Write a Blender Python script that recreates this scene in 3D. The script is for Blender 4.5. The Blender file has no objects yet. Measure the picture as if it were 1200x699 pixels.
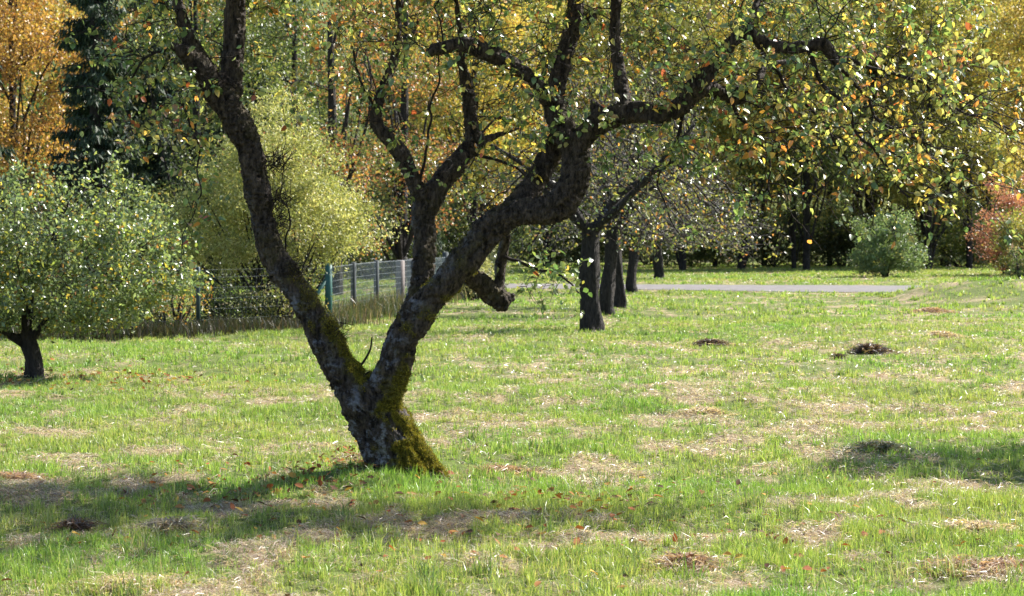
import bpy, math, random
import numpy as np
from mathutils import Vector

R = math.radians
rng = np.random.default_rng(7)
random.seed(7)
scene = bpy.context.scene
COL = scene.collection

# ------------------------------------------------------------------ camera
CAM_H, PITCH, FPX = 1.6, math.atan2(349.5 - 275.0, 2400.0), 2400.0
cam_d = bpy.data.cameras.new('camera')
cam_d.sensor_width = 22.3
cam_d.lens = FPX / 1200.0 * 22.3
cam_d.clip_start, cam_d.clip_end = 0.1, 2000
cam_d.dof.use_dof = True
cam_d.dof.focus_distance = 13.2
cam_d.dof.aperture_fstop = 4.5
cam = bpy.data.objects.new('camera', cam_d)
cam.location = (0, 0, CAM_H)
cam.rotation_euler = (R(90) - PITCH, 0, 0)
COL.objects.link(cam)
scene.camera = cam

# ------------------------------------------------------------------ light
SUN_EL, SUN_AZ = R(41), math.atan2(0.86, 0.50)      # from the right and behind the trees
SKY_STRENGTH, SUN_STRENGTH, EXPOSURE = 0.085, 5.0, 1.6
world = bpy.data.worlds.new('World'); scene.world = world; world.use_nodes = True
nt = world.node_tree
sky = nt.nodes.new('ShaderNodeTexSky'); sky.sky_type = 'NISHITA'; sky.sun_disc = False
sky.sun_elevation = SUN_EL; sky.sun_rotation = SUN_AZ
bg = nt.nodes['Background']; bg.inputs[1].default_value = SKY_STRENGTH
nt.links.new(sky.outputs[0], bg.inputs[0])
SUNV = Vector((math.sin(SUN_AZ) * math.cos(SUN_EL), math.cos(SUN_AZ) * math.cos(SUN_EL), math.sin(SUN_EL)))
sd = bpy.data.lights.new('sun', 'SUN'); sd.energy = SUN_STRENGTH; sd.angle = R(0.53); sd.color = (1.0, 0.955, 0.88)
so = bpy.data.objects.new('sun', sd); so.rotation_euler = SUNV.to_track_quat('Z', 'Y').to_euler()
so.location = (20, 10, 30); COL.objects.link(so)
scene.view_settings.view_transform = 'Standard'; scene.view_settings.look = 'None'
scene.view_settings.exposure = EXPOSURE; scene.view_settings.gamma = 1.0
scene.view_settings.use_curve_mapping = False
scene.cycles.max_bounces = 7
scene.cycles.diffuse_bounces = 3
scene.cycles.transmission_bounces = 5
scene.cycles.sample_clamp_indirect = 6.0

# ------------------------------------------------------------------ helpers
def at(px, py, Y):
    """point of the photo (1200 x 699) at depth Y in metres"""
    dx, dz = (px - 600.0) / FPX, -(py - 349.5) / FPX
    c, s = math.cos(PITCH), math.sin(PITCH)
    d = (dx, c + dz * s, -s + dz * c)
    k = Y / d[1]
    return np.array((d[0] * k, Y, CAM_H + d[2] * k))

def X_at(px, Y): return (px - 600.0) / FPX * Y

def _hash(ix, iy, iz, seed):
    h = (ix.astype(np.int64) * 374761393 + iy.astype(np.int64) * 668265263 + iz.astype(np.int64) * 2147483647 + seed * 1274126177) & 0xffffffff
    h = ((h ^ (h >> 13)) * 1274126177) & 0xffffffff
    h = h ^ (h >> 16)
    return (h & 0xffffff) / float(0xffffff)

def vnoise(x, y, z=None, seed=0):
    x = np.asarray(x, float); y = np.asarray(y, float)
    z = np.zeros_like(x) if z is None else np.asarray(z, float)
    ix, iy, iz = np.floor(x), np.floor(y), np.floor(z)
    fx, fy, fz = x - ix, y - iy, z - iz
    fx, fy, fz = [f * f * (3 - 2 * f) for f in (fx, fy, fz)]
    ix, iy, iz = ix.astype(np.int64), iy.astype(np.int64), iz.astype(np.int64)
    out = 0
    for a in (0, 1):
        for b in (0, 1):
            for c in (0, 1):
                w = (fx if a else 1 - fx) * (fy if b else 1 - fy) * (fz if c else 1 - fz)
                out = out + w * _hash(ix + a, iy + b, iz + c, seed)
    return out

def fbm(x, y, z=None, seed=0, octaves=4):
    v, a, t = 0, 1.0, 0
    x = np.asarray(x, float); y = np.asarray(y, float)
    z = np.zeros_like(x) if z is None else np.asarray(z, float)
    for o in range(octaves):
        v = v + a * vnoise(x * 2 ** o + 17.3 * o, y * 2 ** o + 9.1 * o, z * 2 ** o + 3.7 * o, seed + o)
        t += a; a *= 0.5
    return v / t

def norm(v): return v / np.maximum(np.linalg.norm(v, axis=-1, keepdims=True), 1e-9)

def rand_unit(n, g=None):
    return norm((g or rng).normal(size=(n, 3)))

def mesh_np(name, V, faces, cols=None, smooth=True, attrs=None):
    """faces: list of int arrays (n, k)"""
    me = bpy.data.meshes.new(name)
    V = np.asarray(V, np.float32).reshape(-1, 3)
    faces = [np.asarray(f, np.int32) for f in faces if len(f)]
    me.vertices.add(len(V)); me.vertices.foreach_set('co', V.ravel())
    nl = sum(f.size for f in faces); npoly = sum(len(f) for f in faces)
    me.loops.add(nl); me.polygons.add(npoly)
    me.loops.foreach_set('vertex_index', np.concatenate([f.ravel() for f in faces]))
    tot = np.concatenate([np.full(len(f), f.shape[1], np.int32) for f in faces])
    start = np.concatenate([[0], np.cumsum(tot)[:-1]]).astype(np.int32)
    me.polygons.foreach_set('loop_start', start)
    if smooth: me.polygons.foreach_set('use_smooth', np.ones(npoly, bool))
    if cols is not None:
        a = me.attributes.new('Col', 'FLOAT_COLOR', 'POINT')
        c4 = np.ones((len(V), 4), np.float32); c4[:, :3] = cols
        a.data.foreach_set('color', c4.ravel())
    for k, v in (attrs or {}).items():
        a = me.attributes.new(k, 'FLOAT', 'POINT'); a.data.foreach_set('value', np.asarray(v, np.float32))
    me.update(calc_edges=True)
    return me

def link(name, me, mat, parent=None):
    if mat and not me.materials: me.materials.append(mat)
    o = bpy.data.objects.new(name, me); COL.objects.link(o)
    if parent is not None: o.parent = parent
    return o

def tag(o, label=None, cat=None, group=None, kind=None):
    if label: o['label'] = label
    if cat: o['category'] = cat
    if group: o['group'] = group
    if kind: o['kind'] = kind
    return o

def empty(name, loc):
    o = bpy.data.objects.new(name, None); o.location = loc; o.empty_display_size = 0.2
    COL.objects.link(o); return o

class Geo:
    """collects pieces of geometry in local coordinates"""
    def __init__(s): s.V, s.F, s.C, s.n = [], {}, [], 0
    def add(s, V, faces, C=None):
        V = np.asarray(V, float).reshape(-1, 3)
        s.V.append(V)
        for f in faces:
            f = np.asarray(f, np.int64)
            if len(f): s.F.setdefault(f.shape[1], []).append(f + s.n)
        s.C.append(np.broadcast_to(np.asarray((0.5, 0.5, 0.5) if C is None else C, float), V.shape))
        s.n += len(V)
    def mesh(s, name, origin=(0, 0, 0), smooth=True, attrs=None):
        V = np.concatenate(s.V) - np.asarray(origin)
        return mesh_np(name, V, [np.concatenate(f) for f in s.F.values()], np.concatenate(s.C), smooth, attrs)

def frames(T):
    """perpendicular frame for directions T (n,3)"""
    ref = np.where(np.abs(T[:, 2:3]) > 0.95, np.array([[1., 0, 0]]), np.array([[0, 0, 1.]]))
    A = norm(np.cross(T, ref)); B = np.cross(T, A)
    return A, B

def cones(geo, P0, P1, r0, r1, sides=5, C=None):
    """independent tapered segments, vectorised"""
    P0, P1 = np.asarray(P0, float), np.asarray(P1, float)
    n = len(P0)
    if n == 0: return
    T = norm(P1 - P0); A, B = frames(T)
    ang = np.arange(sides) / sides * 2 * np.pi
    ca, sa = np.cos(ang), np.sin(ang)
    ring = A[:, None, :] * ca[None, :, None] + B[:, None, :] * sa[None, :, None]
    V = np.stack([P0[:, None] + ring * np.asarray(r0)[:, None, None], P1[:, None] + ring * np.asarray(r1)[:, None, None]], 1)
    idx = np.arange(n * 2 * sides).reshape(n, 2, sides)
    j = (np.arange(sides) + 1) % sides
    F = np.stack([idx[:, 0], idx[:, 1], idx[:, 1][:, j], idx[:, 0][:, j]], -1).reshape(-1, 4)
    cc = None
    if C is not None:
        C = np.asarray(C, float)
        cc = np.repeat(C, 2 * sides, axis=0) if C.ndim == 2 else C
    geo.add(V.reshape(-1, 3), [F], cc)

def spline(pts, n_per=10):
    """Catmull-Rom through rows of (x,y,z,r)"""
    P = np.asarray(pts, float)
    P = np.vstack([2 * P[0] - P[1], P, 2 * P[-1] - P[-2]])
    out = []
    for i in range(1, len(P) - 2):
        t = np.linspace(0, 1, n_per, endpoint=False)[:, None]
        a, b, c, d = P[i - 1], P[i], P[i + 1], P[i + 2]
        out.append(0.5 * ((2 * b) + (-a + c) * t + (2 * a - 5 * b + 4 * c - d) * t ** 2 + (-a + 3 * b - 3 * c + d) * t ** 3))
    out.append(P[-2][None])
    return np.vstack(out)

def tube(geo, S, sides=16, C=None, cap=True, lump=None):
    """closed tube along rows (x,y,z,r) with parallel transported frame"""
    P, r = S[:, :3], np.maximum(S[:, 3], 0.0005)
    T = norm(np.gradient(P, axis=0))
    a = frames(T[:1])[0][0]
    rings = []
    ang = np.arange(sides) / sides * 2 * np.pi
    for i in range(len(P)):
        a = a - T[i] * a.dot(T[i]); a = a / max(np.linalg.norm(a), 1e-9)
        b = np.cross(T[i], a)
        rr = r[i] * np.ones(sides)
        if lump is not None: rr = rr * lump(i, ang)
        rings.append(P[i] + (np.cos(ang)[:, None] * a + np.sin(ang)[:, None] * b) * rr[:, None])
    V = np.array(rings).reshape(-1, 3)
    m = len(P)
    idx = np.arange(m * sides).reshape(m, sides); j = (np.arange(sides) + 1) % sides
    F = np.stack([idx[:-1], idx[:-1][:, j], idx[1:][:, j], idx[1:]], -1).reshape(-1, 4)
    fs = [F]
    if cap:
        V = np.vstack([V, P[0], P[-1]])
        c0, c1 = m * sides, m * sides + 1
        fs.append(np.stack([np.full(sides, c0), idx[0][j], idx[0]], -1))
        fs.append(np.stack([np.full(sides, c1), idx[-1], idx[-1][j]], -1))
    geo.add(V, fs, C)

def jitter_col(base, n, dv=0.25, dh=0.1, g=None):
    g = g or rng
    base = np.asarray(base, float)
    base = np.broadcast_to(base, (n, 3))
    return np.clip(base * (1 + g.uniform(-dv, dv, (n, 1))) * (1 + g.uniform(-dh, dh, (n, 3))), 0.002, 0.9)

def pick(palette, n, g=None):
    """palette: list of (weight, (r,g,b))"""
    g = g or rng
    w = np.array([p[0] for p in palette], float); w /= w.sum()
    k = g.choice(len(palette), n, p=w)
    return np.array([p[1] for p in palette])[k]

def leaf_detailed(geo, P, D, N, L, W, C):
    """curved folded leaves with a midrib: 10 vertices, 6 faces each"""
    n = len(P); D = norm(D); S = norm(np.cross(D, N)); U = np.cross(S, D)
    L, W = L[:, None], W[:, None]
    curl = rng.uniform(-0.1, 0.35, (n, 1)); fold = rng.uniform(0.1, 0.55, (n, 1))
    def pt(t, s):
        z = -curl * L * t * t + np.abs(s) * W * fold
        return P + D * L * t + S * W * s + U * z
    V = np.stack([pt(0, 0), pt(.33, 0), pt(.68, 0), pt(1, 0), pt(.28, .5), pt(.66, .42), pt(.28, -.5), pt(.66, -.42)], 1)
    b = np.arange(n)[:, None] * 8
    q = np.vstack([b + [1, 4, 5, 2], b + [6, 1, 2, 7]])
    t = np.vstack([b + [0, 4, 1], b + [0, 1, 6], b + [2, 5, 3], b + [7, 2, 3]])
    geo.add(V.reshape(-1, 3), [q, t], np.repeat(C, 8, axis=0))

def leaf_quads(geo, P, D, L, W, C, g=None):
    """folded rhombic leaves: two triangles"""
    g = g or rng
    n = len(P); D = norm(D); S = norm(np.cross(D, g.normal(size=(n, 3))))
    U = np.cross(S, D)
    L = np.broadcast_to(L, (n,))[:, None]; W = np.broadcast_to(W, (n,))[:, None]
    f = U * W * 0.25
    V = np.stack([P, P + D * L * .45 + S * W * .5 + f, P + D * L, P + D * L * .45 - S * W * .5 + f], 1)
    b = np.arange(n)[:, None] * 4
    t = np.vstack([b + [0, 1, 2], b + [0, 2, 3]])
    geo.add(V.reshape(-1, 3), [t], np.repeat(C, 4, axis=0))

def colonize(starts, attr, step, influence, kill, iters=80, trop=(0, 0, 0), wig=0.25, g=None):
    """space colonisation; returns nodes, parent index"""
    g = g or rng
    nodes = [np.asarray(p, float) for p in starts]; par = [-1] * len(nodes); kids = [0] * len(nodes)
    A = np.asarray(attr, float)
    def nearest(A, N):
        best = np.full(len(A), 1e9); bi = np.zeros(len(A), int)
        for s in range(0, len(N), 400):
            d = ((A[:, None] - N[None, s:s + 400]) ** 2).sum(-1)
            k = d.argmin(1); dd = d[np.arange(len(A)), k]
            m = dd < best; best[m] = dd[m]; bi[m] = k[m] + s
        return best, bi
    best, bi = nearest(A, np.array(nodes))
    trop = np.asarray(trop)
    for it in range(iters):
        act = best < influence ** 2
        if not act.any():
            influence *= 1.6
            if influence > 8: break
            continue
        an = bi[act]; dirs = norm(A[act] - np.array(nodes)[an])
        acc = {}
        for k, d in zip(an, dirs): acc[k] = acc.get(k, 0) + d
        new = []
        for k, d in acc.items():
            if kids[k] >= 3: continue
            l = np.linalg.norm(d)
            if l < 1e-6: continue
            d = d / l + g.normal(size=3) * wig + trop
            d /= np.linalg.norm(d)
            nodes.append(nodes[k] + d * step); par.append(k); kids.append(0); kids[k] += 1
            new.append(len(nodes) - 1)
        if not new: break
        nb, ni = nearest(A, np.array([nodes[q] for q in new]))
        m = nb < best; best[m] = nb[m]; bi[m] = np.array(new)[ni[m]]
        # drop attractors whose node is saturated or that are reached
        sat = np.array([kids[q] >= 3 for q in range(len(nodes))])
        keep = (best > kill ** 2) & ~sat[bi]
        A, best, bi = A[keep], best[keep], bi[keep]
        if len(A) == 0: break
    return np.array(nodes), np.array(par)

def pipe_radii(par, n0, tip, expo=2.4, cap=None):
    r = np.zeros(len(par)); acc = np.zeros(len(par)); desc = np.zeros(len(par))
    for i in range(len(par) - 1, -1, -1):
        v = max(acc[i], tip ** expo); r[i] = v ** (1 / expo)
        if par[i] >= 0: acc[par[i]] += v; desc[par[i]] += desc[i] + 1
    if cap: r = np.minimum(r, cap)
    return r, desc

def blob_points(blobs, n, g=None):
    """blobs: (cx,cy,cz,rx,ry,rz,weight) - even points inside ellipsoids"""
    g = g or rng
    B = np.array(blobs, float)
    w = B[:, 6] * B[:, 3] * B[:, 4] * B[:, 5]; w /= w.sum()
    k = g.choice(len(B), n, p=w)
    u = rand_unit(n, g) * (g.uniform(0, 1, (n, 1)) ** (1 / 3))
    return B[k, :3] + u * B[k, 3:6]

# ------------------------------------------------------------------ materials
def new_mat(name):
    m = bpy.data.materials.new(name); m.use_nodes = True
    nt = m.node_tree; p = nt.nodes['Principled BSDF']
    return m, nt, p

def leaf_material(name, rough=0.4, trans=0.45, spec=0.5, boost=1.35, bump=False):
    m, nt, p = new_mat(name)
    a = nt.nodes.new('ShaderNodeAttribute'); a.attribute_name = 'Col'
    nt.links.new(a.outputs['Color'], p.inputs['Base Color'])
    p.inputs['Roughness'].default_value = rough
    p.inputs['Specular IOR Level'].default_value = spec
    t = nt.nodes.new('ShaderNodeBsdfTranslucent')
    mul = nt.nodes.new('ShaderNodeVectorMath'); mul.operation = 'MULTIPLY'
    mul.inputs[1].default_value = (boost * 1.05, boost, boost * 0.6)
    nt.links.new(a.outputs['Color'], mul.inputs[0]); nt.links.new(mul.outputs[0], t.inputs['Color'])
    mx = nt.nodes.new('ShaderNodeMixShader'); mx.inputs[0].default_value = trans
    nt.links.new(p.outputs[0], mx.inputs[1]); nt.links.new(t.outputs[0], mx.inputs[2])
    nt.links.new(mx.outputs[0], nt.nodes['Material Output'].inputs['Surface'])
    return m

def bark_material(name, dark=(0.03, 0.024, 0.02), light=(0.11, 0.095, 0.08), lichen=(0.30, 0.33, 0.36), lichen_amt=0.35, moss=False, scale=1.0):
    m, nt, p = new_mat(name); N = nt.nodes; L = nt.links
    tc = N.new('ShaderNodeTexCoord'); mp = N.new('ShaderNodeMapping'); mp.inputs['Scale'].default_value = (1, 1, .28)
    L.new(tc.outputs['Object'], mp.inputs['Vector'])
    n1 = N.new('ShaderNodeTexNoise'); n1.inputs['Scale'].default_value = 34 * scale; n1.inputs['Detail'].default_value = 9; n1.inputs['Roughness'].default_value = .7
    L.new(mp.outputs[0], n1.inputs['Vector'])
    vo = N.new('ShaderNodeTexVoronoi'); vo.feature = 'DISTANCE_TO_EDGE'; vo.inputs['Scale'].default_value = 26 * scale
    ad = N.new('ShaderNodeVectorMath'); ad.operation = 'ADD'
    sc = N.new('ShaderNodeVectorMath'); sc.operation = 'SCALE'; sc.inputs['Scale'].default_value = .06
    L.new(n1.outputs['Color'], sc.inputs[0]); L.new(mp.outputs[0], ad.inputs[0]); L.new(sc.outputs[0], ad.inputs[1]); L.new(ad.outputs[0], vo.inputs['Vector'])
    cr = N.new('ShaderNodeValToRGB'); cr.color_ramp.elements[0].position = .40; cr.color_ramp.elements[1].position = .68
    cr.color_ramp.elements[0].color = (*dark, 1); cr.color_ramp.elements[1].color = (*light, 1)
    L.new(n1.outputs['Fac'], cr.inputs[0])
    n2 = N.new('ShaderNodeTexNoise'); n2.inputs['Scale'].default_value = 9 * scale; n2.inputs['Detail'].default_value = 10; n2.inputs['Roughness'].default_value = .75
    L.new(tc.outputs['Object'], n2.inputs['Vector'])
    lr = N.new('ShaderNodeValToRGB'); lr.color_ramp.elements[0].position = .66 - .22 * lichen_amt; lr.color_ramp.elements[1].position = .74 - .2 * lichen_amt
    L.new(n2.outputs['Fac'], lr.inputs[0])
    mx = N.new('ShaderNodeMixRGB'); mx.inputs[2].default_value = (*lichen, 1)
    ml = N.new('ShaderNodeMath'); ml.operation = 'MULTIPLY'; ml.inputs[1].default_value = .75
    L.new(lr.outputs[0], ml.inputs[0]); L.new(ml.outputs[0], mx.inputs[0]); L.new(cr.outputs[0], mx.inputs[1])
    out = mx.outputs[0]
    if moss:
        at_ = N.new('ShaderNodeAttribute'); at_.attribute_name = 'moss'
        at2 = N.new('ShaderNodeAttribute'); at2.attribute_name = 'lichen'
        ml2 = N.new('ShaderNodeMath'); ml2.operation = 'MULTIPLY'; L.new(ml.outputs[0], ml2.inputs[0]); L.new(at2.outputs['Fac'], ml2.inputs[1])
        L.new(ml2.outputs[0], mx.inputs[0])
        mc = N.new('ShaderNodeValToRGB'); mc.color_ramp.elements[0].color = (.03, .028, .006, 1); mc.color_ramp.elements[1].color = (.21, .185, .026, 1)
        mc.color_ramp.elements[0].position = .3; mc.color_ramp.elements[1].position = .7
        n3 = N.new('ShaderNodeTexNoise'); n3.inputs['Scale'].default_value = 40; n3.inputs['Detail'].default_value = 6
        L.new(tc.outputs['Object'], n3.inputs['Vector']); L.new(n3.outputs['Fac'], mc.inputs[0])
        m2 = N.new('ShaderNodeMixRGB'); L.new(at_.outputs['Fac'], m2.inputs[0]); L.new(out, m2.inputs[1]); L.new(mc.outputs[0], m2.inputs[2])
        out = m2.outputs[0]
    L.new(out, p.inputs['Base Color'])
    p.inputs['Roughness'].default_value = .85; p.inputs['Specular IOR Level'].default_value = .25
    b1 = N.new('ShaderNodeBump'); b1.inputs['Strength'].default_value = 1.0; b1.inputs['Distance'].default_value = .03
    sm = N.new('ShaderNodeMath'); sm.operation = 'MULTIPLY_ADD'; sm.inputs[1].default_value = 1.5
    vr = N.new('ShaderNodeMath'); vr.operation = 'MINIMUM'; vr.inputs[1].default_value = .3
    L.new(vo.outputs['Distance'], vr.inputs[0]); L.new(vr.outputs[0], sm.inputs[0]); L.new(n1.outputs['Fac'], sm.inputs[2])
    L.new(sm.outputs[0], b1.inputs['Height']); L.new(b1.outputs[0], p.inputs['Normal'])
    return m

M_LEAF = leaf_material('leaf', rough=.32, trans=.5, spec=1.0)
M_DRY = leaf_material('dry_leaf', rough=.75, trans=.2, spec=.15)
M_LEAF_FAR = leaf_material('far_leaf', rough=.40, trans=.42, spec=.5)
M_NEEDLE = leaf_material('needle', rough=.55, trans=.15, spec=.3)
M_GRASS = leaf_material('grass_blade', rough=.38, trans=.42, spec=.6, boost=1.35)
M_MOSS = leaf_material('moss_tuft', rough=.8, trans=.3, spec=.1, boost=1.2)
M_BARK_MAIN = bark_material('old_apple_bark', dark=(.011, .008, .007), light=(.15, .118, .096), lichen=(.32, .34, .40), moss=True, lichen_amt=.68)
M_BARK = bark_material('grey_bark', dark=(.012, .010, .009), light=(.05, .043, .038), lichen_amt=.2, scale=.7)
M_TWIG = bark_material('twig_bark', dark=(.018, .013, .011), light=(.06, .045, .038), lichen_amt=.3)
M_TWIG_PALE = bark_material('pale_twig_bark', dark=(.07, .06, .055), light=(.2, .18, .17), lichen_amt=.3)

def metal_mat(name, col, rough=.5, metallic=0.0):
    m, nt, p = new_mat(name); N = nt.nodes
    n = N.new('ShaderNodeTexNoise'); n.inputs['Scale'].default_value = 30; n.inputs['Detail'].default_value = 5
    cr = N.new('ShaderNodeValToRGB')
    cr.color_ramp.elements[0].color = (*[c * .6 for c in col], 1); cr.color_ramp.elements[1].color = (*[min(1, c * 1.25) for c in col], 1)
    tc = N.new('ShaderNodeTexCoord'); nt.links.new(tc.outputs['Object'], n.inputs['Vector'])
    nt.links.new(n.outputs['Fac'], cr.inputs[0]); nt.links.new(cr.outputs[0], p.inputs['Base Color'])
    p.inputs['Roughness'].default_value = rough; p.inputs['Metallic'].default_value = metallic
    return m
M_GREEN_POST = metal_mat('green_painted_steel', (.008, .075, .062))
M_GREY_POST = metal_mat('weathered_grey_post', (.045, .055, .06), .85)
M_DARK_POST = metal_mat('dark_green_steel', (.006, .025, .022))
M_WOOD_POST = metal_mat('weathered_wood_post', (.19, .16, .15), .85)
M_WIRE = metal_mat('galvanised_wire', (.22, .25, .27), .45, .3)

# ------------------------------------------------------------------ terrain
def g_h(x, y):
    x = np.asarray(x, float); y = np.asarray(y, float)
    near = np.clip((60 - y) / 30, 0.15, 1)
    h = (fbm(x * .5, y * .5, seed=3, octaves=4) - .5) * .16 * near
    h = h + (fbm(x * 2.3, y * 2.3, seed=5, octaves=4) - .5) * .11 * near
    h = h + .52 / (1 + np.exp(-(x - 9.7) / .45)) * np.exp(-((y - 49) / 3.2) ** 2)       # low grassy mound hiding the end of the path
    h = h + .10 * np.exp(-((x + .95) / .5) ** 2 - ((y - 13.25) / .5) ** 2)
    up = np.clip((y - 118) / 280, 0, 1.2)
    h = h + up ** 1.25 * 75
    return h

def path_near(x): return 60.6 - .46 * np.clip(x, -2, 30)
def path_far(x): return 66.0 - .20 * np.clip(x, -2, 30)
def path_mask(x, y): return (y > path_near(x) - .25) & (y < path_far(x) + .2) & (x > -3.5)

def dryness(x, y):
    """patches of straw between the green: 0 lush .. 1 bare straw"""
    a = fbm(x * .45 + 4, y * .45, seed=21, octaves=4)
    b = fbm(x * 1.7, y * 1.5, seed=33, octaves=4)
    c = fbm(x * 6, y * 4.5, seed=37, octaves=3)
    v = (a - .5) * 1.6 + (b - .5) * 4.8 + (c - .5) * 4.8 - .13
    v = v + .03 * np.exp(-((y - 20) / 5) ** 2) * (x > -1)
    v = v - .35 * np.clip((x * -1 - .2) / 2, 0, 1) * np.clip((y - 15.5) / 2, 0, 1)      # the left meadow is greener
    v = v - .25 * np.clip((y - 26) / 8, 0, 1) * (x < 6)
    v = v * np.clip((125 - y) / 15, 0, 1)
    return np.clip(v, 0, 1)

def axis(segments):
    out = []
    for a, b, s in segments: out.append(np.arange(a, b, s))
    return np.concatenate(out + [[segments[-1][1]]])
xs = axis([(-420, -60, 20), (-60, -20, 2), (-20, -7, .5), (-7, 7, .10), (7, 20, .5), (20, 60, 2), (60, 420, 20)])
ys = axis([(-30, 4, 2), (4, 8, .3), (8, 22, .10), (22, 60, .4), (60, 130, 2), (130, 440, 10)])
GX, GY = np.meshgrid(xs, ys)
GZ = g_h(GX, GY)
nx, ny = len(xs), len(ys)
gi = np.arange(nx * ny).reshape(ny, nx)
F = np.stack([gi[:-1, :-1], gi[:-1, 1:], gi[1:, 1:], gi[1:, :-1]], -1).reshape(-1, 4)
me = mesh_np('ground', np.stack([GX, GY, GZ], -1).reshape(-1, 3), [F], attrs={'dry': dryness(GX, GY).ravel()})
m, nt, p = new_mat('meadow_soil'); N = nt.nodes; L = nt.links
tc = N.new('ShaderNodeTexCoord')
n1 = N.new('ShaderNodeTexNoise'); n1.inputs['Scale'].default_value = 9; n1.inputs['Detail'].default_value = 12; n1.inputs['Roughness'].default_value = .75
L.new(tc.outputs['Object'], n1.inputs['Vector'])
c1 = N.new('ShaderNodeValToRGB'); c1.color_ramp.elements[0].color = (.035, .05, .015, 1); c1.color_ramp.elements[1].color = (.15, .18, .05, 1)
c2 = N.new('ShaderNodeValToRGB'); c2.color_ramp.elements[0].color = (.13, .085, .05, 1); c2.color_ramp.elements[1].color = (.42, .34, .22, 1)
for c in (c1, c2): c.color_ramp.elements[0].position = .3; c.color_ramp.elements[1].position = .7; L.new(n1.outputs['Fac'], c.inputs[0])
ad = N.new('ShaderNodeAttribute'); ad.attribute_name = 'dry'
mx = N.new('ShaderNodeMixRGB'); L.new(ad.outputs['Fac'], mx.inputs[0]); L.new(c1.outputs[0], mx.inputs[1]); L.new(c2.outputs[0], mx.inputs[2])
L.new(mx.outputs[0], p.inputs['Base Color']); p.inputs['Roughness'].default_value = .95; p.inputs['Specular IOR Level'].default_value = .1
bp = N.new('ShaderNodeBump'); bp.inputs['Strength'].default_value = .8; bp.inputs['Distance'].default_value = .03
L.new(n1.outputs['Fac'], bp.inputs['Height']); L.new(bp.outputs[0], p.inputs['Normal'])
tag(link('ground', me, m), kind='structure')

# path of pale asphalt, laid 8 mm proud and with turf edges
pxs = np.arange(-3.6, 40, .35); k = 7
edge = (fbm(pxs * .9, pxs * 0, seed=8) - .5) * .5
rows = []
for t in np.linspace(-1, 1, k):
    yy = (path_near(pxs) * (1 - t) + path_far(pxs) * (1 + t)) / 2 + edge * (abs(t) > .9)
    rows.append(np.stack([pxs, yy, g_h(pxs, yy) + .012 + .05 * (1 - t * t)], -1))
V = np.array(rows); gi = np.arange(k * len(pxs)).reshape(k, -1)
F = np.stack([gi[:-1, :-1], gi[:-1, 1:], gi[1:, 1:], gi[1:, :-1]], -1).reshape(-1, 4)
m, nt, p = new_mat('pale_asphalt'); N = nt.nodes
n1 = N.new('ShaderNodeTexNoise'); n1.inputs['Scale'].default_value = 3; n1.inputs['Detail'].default_value = 12; n1.inputs['Roughness'].default_value = .7
tc = N.new('ShaderNodeTexCoord'); nt.links.new(tc.outputs['Object'], n1.inputs['Vector'])
cr = N.new('ShaderNodeValToRGB'); cr.color_ramp.elements[0].color = (.075, .068, .064, 1); cr.color_ramp.elements[1].color = (.165, .15, .145, 1)
cr.color_ramp.elements[0].position = .3; cr.color_ramp.elements[1].position = .7
nt.links.new(n1.outputs['Fac'], cr.inputs[0]); nt.links.new(cr.outputs[0], p.inputs['Base Color']); p.inputs['Roughness'].default_value = .9
tag(link('path', mesh_np('path', V.reshape(-1, 3), [F]), m), kind='structure')

# ------------------------------------------------------------------ grass
def blades(geo, x, y, h, w, C, lean=.45, flat=None, g=None, z=None):
    g = g or rng
    n = len(x); z = g_h(x, y) - .01 if z is None else z
    a = g.uniform(0, 2 * np.pi, n); f = g.uniform(0, 2 * np.pi, n)
    S = np.stack([np.cos(f), np.sin(f), np.zeros(n)], -1)
    Dl = np.stack([np.cos(a), np.sin(a), np.zeros(n)], -1)
    ln = np.abs(g.normal(0, lean, n)) if flat is None else flat
    ln = np.clip(ln, 0, 1.4)[:, None]
    up = np.array([0, 0, 1.])
    B = np.stack([x, y, z], -1); h = h[:, None]; w = w[:, None]
    d1 = norm(up + Dl * ln * .55); d2 = norm(up * (1 - .55 * ln) + Dl * ln * 1.5)
    Mid = B + d1 * h * .55; Tip = Mid + d2 * h * .5
    V = np.stack([B - S * w * .5, B + S * w * .5, Mid + S * w * .4, Mid - S * w * .4, Tip], 1)
    b = np.arange(n)[:, None] * 5
    geo.add(V.reshape(-1, 3), [b + [0, 1, 2, 3], b + [3, 2, 4]], np.repeat(C, 5, axis=0))

def lying(geo, x, y, z, Ln, w, C, rise=.02):
    # cut stalks lying flat, slightly arched
    n = len(x); a = rng.uniform(0, 2 * np.pi, n)
    D = np.stack([np.cos(a), np.sin(a), rng.normal(.05, .12, n)], -1); S = np.stack([-np.sin(a), np.cos(a), rng.normal(0, .5, n)], -1)
    B = np.stack([x, y, z], -1); L_ = Ln[:, None]; w = w[:, None]
    bend = S * rng.normal(0, .15, (n, 1)) * L_ * np.array([1, 1, 0.])
    M = B + D * L_ * .5 + bend + np.array([0, 0, 1.]) * rng.uniform(0, rise, (n, 1)); T = B + D * L_ + np.array([0, 0, 1.]) * rng.uniform(-.3, .6, (n, 1)) * rise
    V = np.stack([B - S * w * .5, B + S * w * .5, M + S * w * .5, M - S * w * .5, T], 1)
    b = np.arange(n)[:, None] * 5
    geo.add(V.reshape(-1, 3), [b + [0, 1, 2, 3], b + [3, 2, 4]], np.repeat(C, 5, axis=0))

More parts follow.
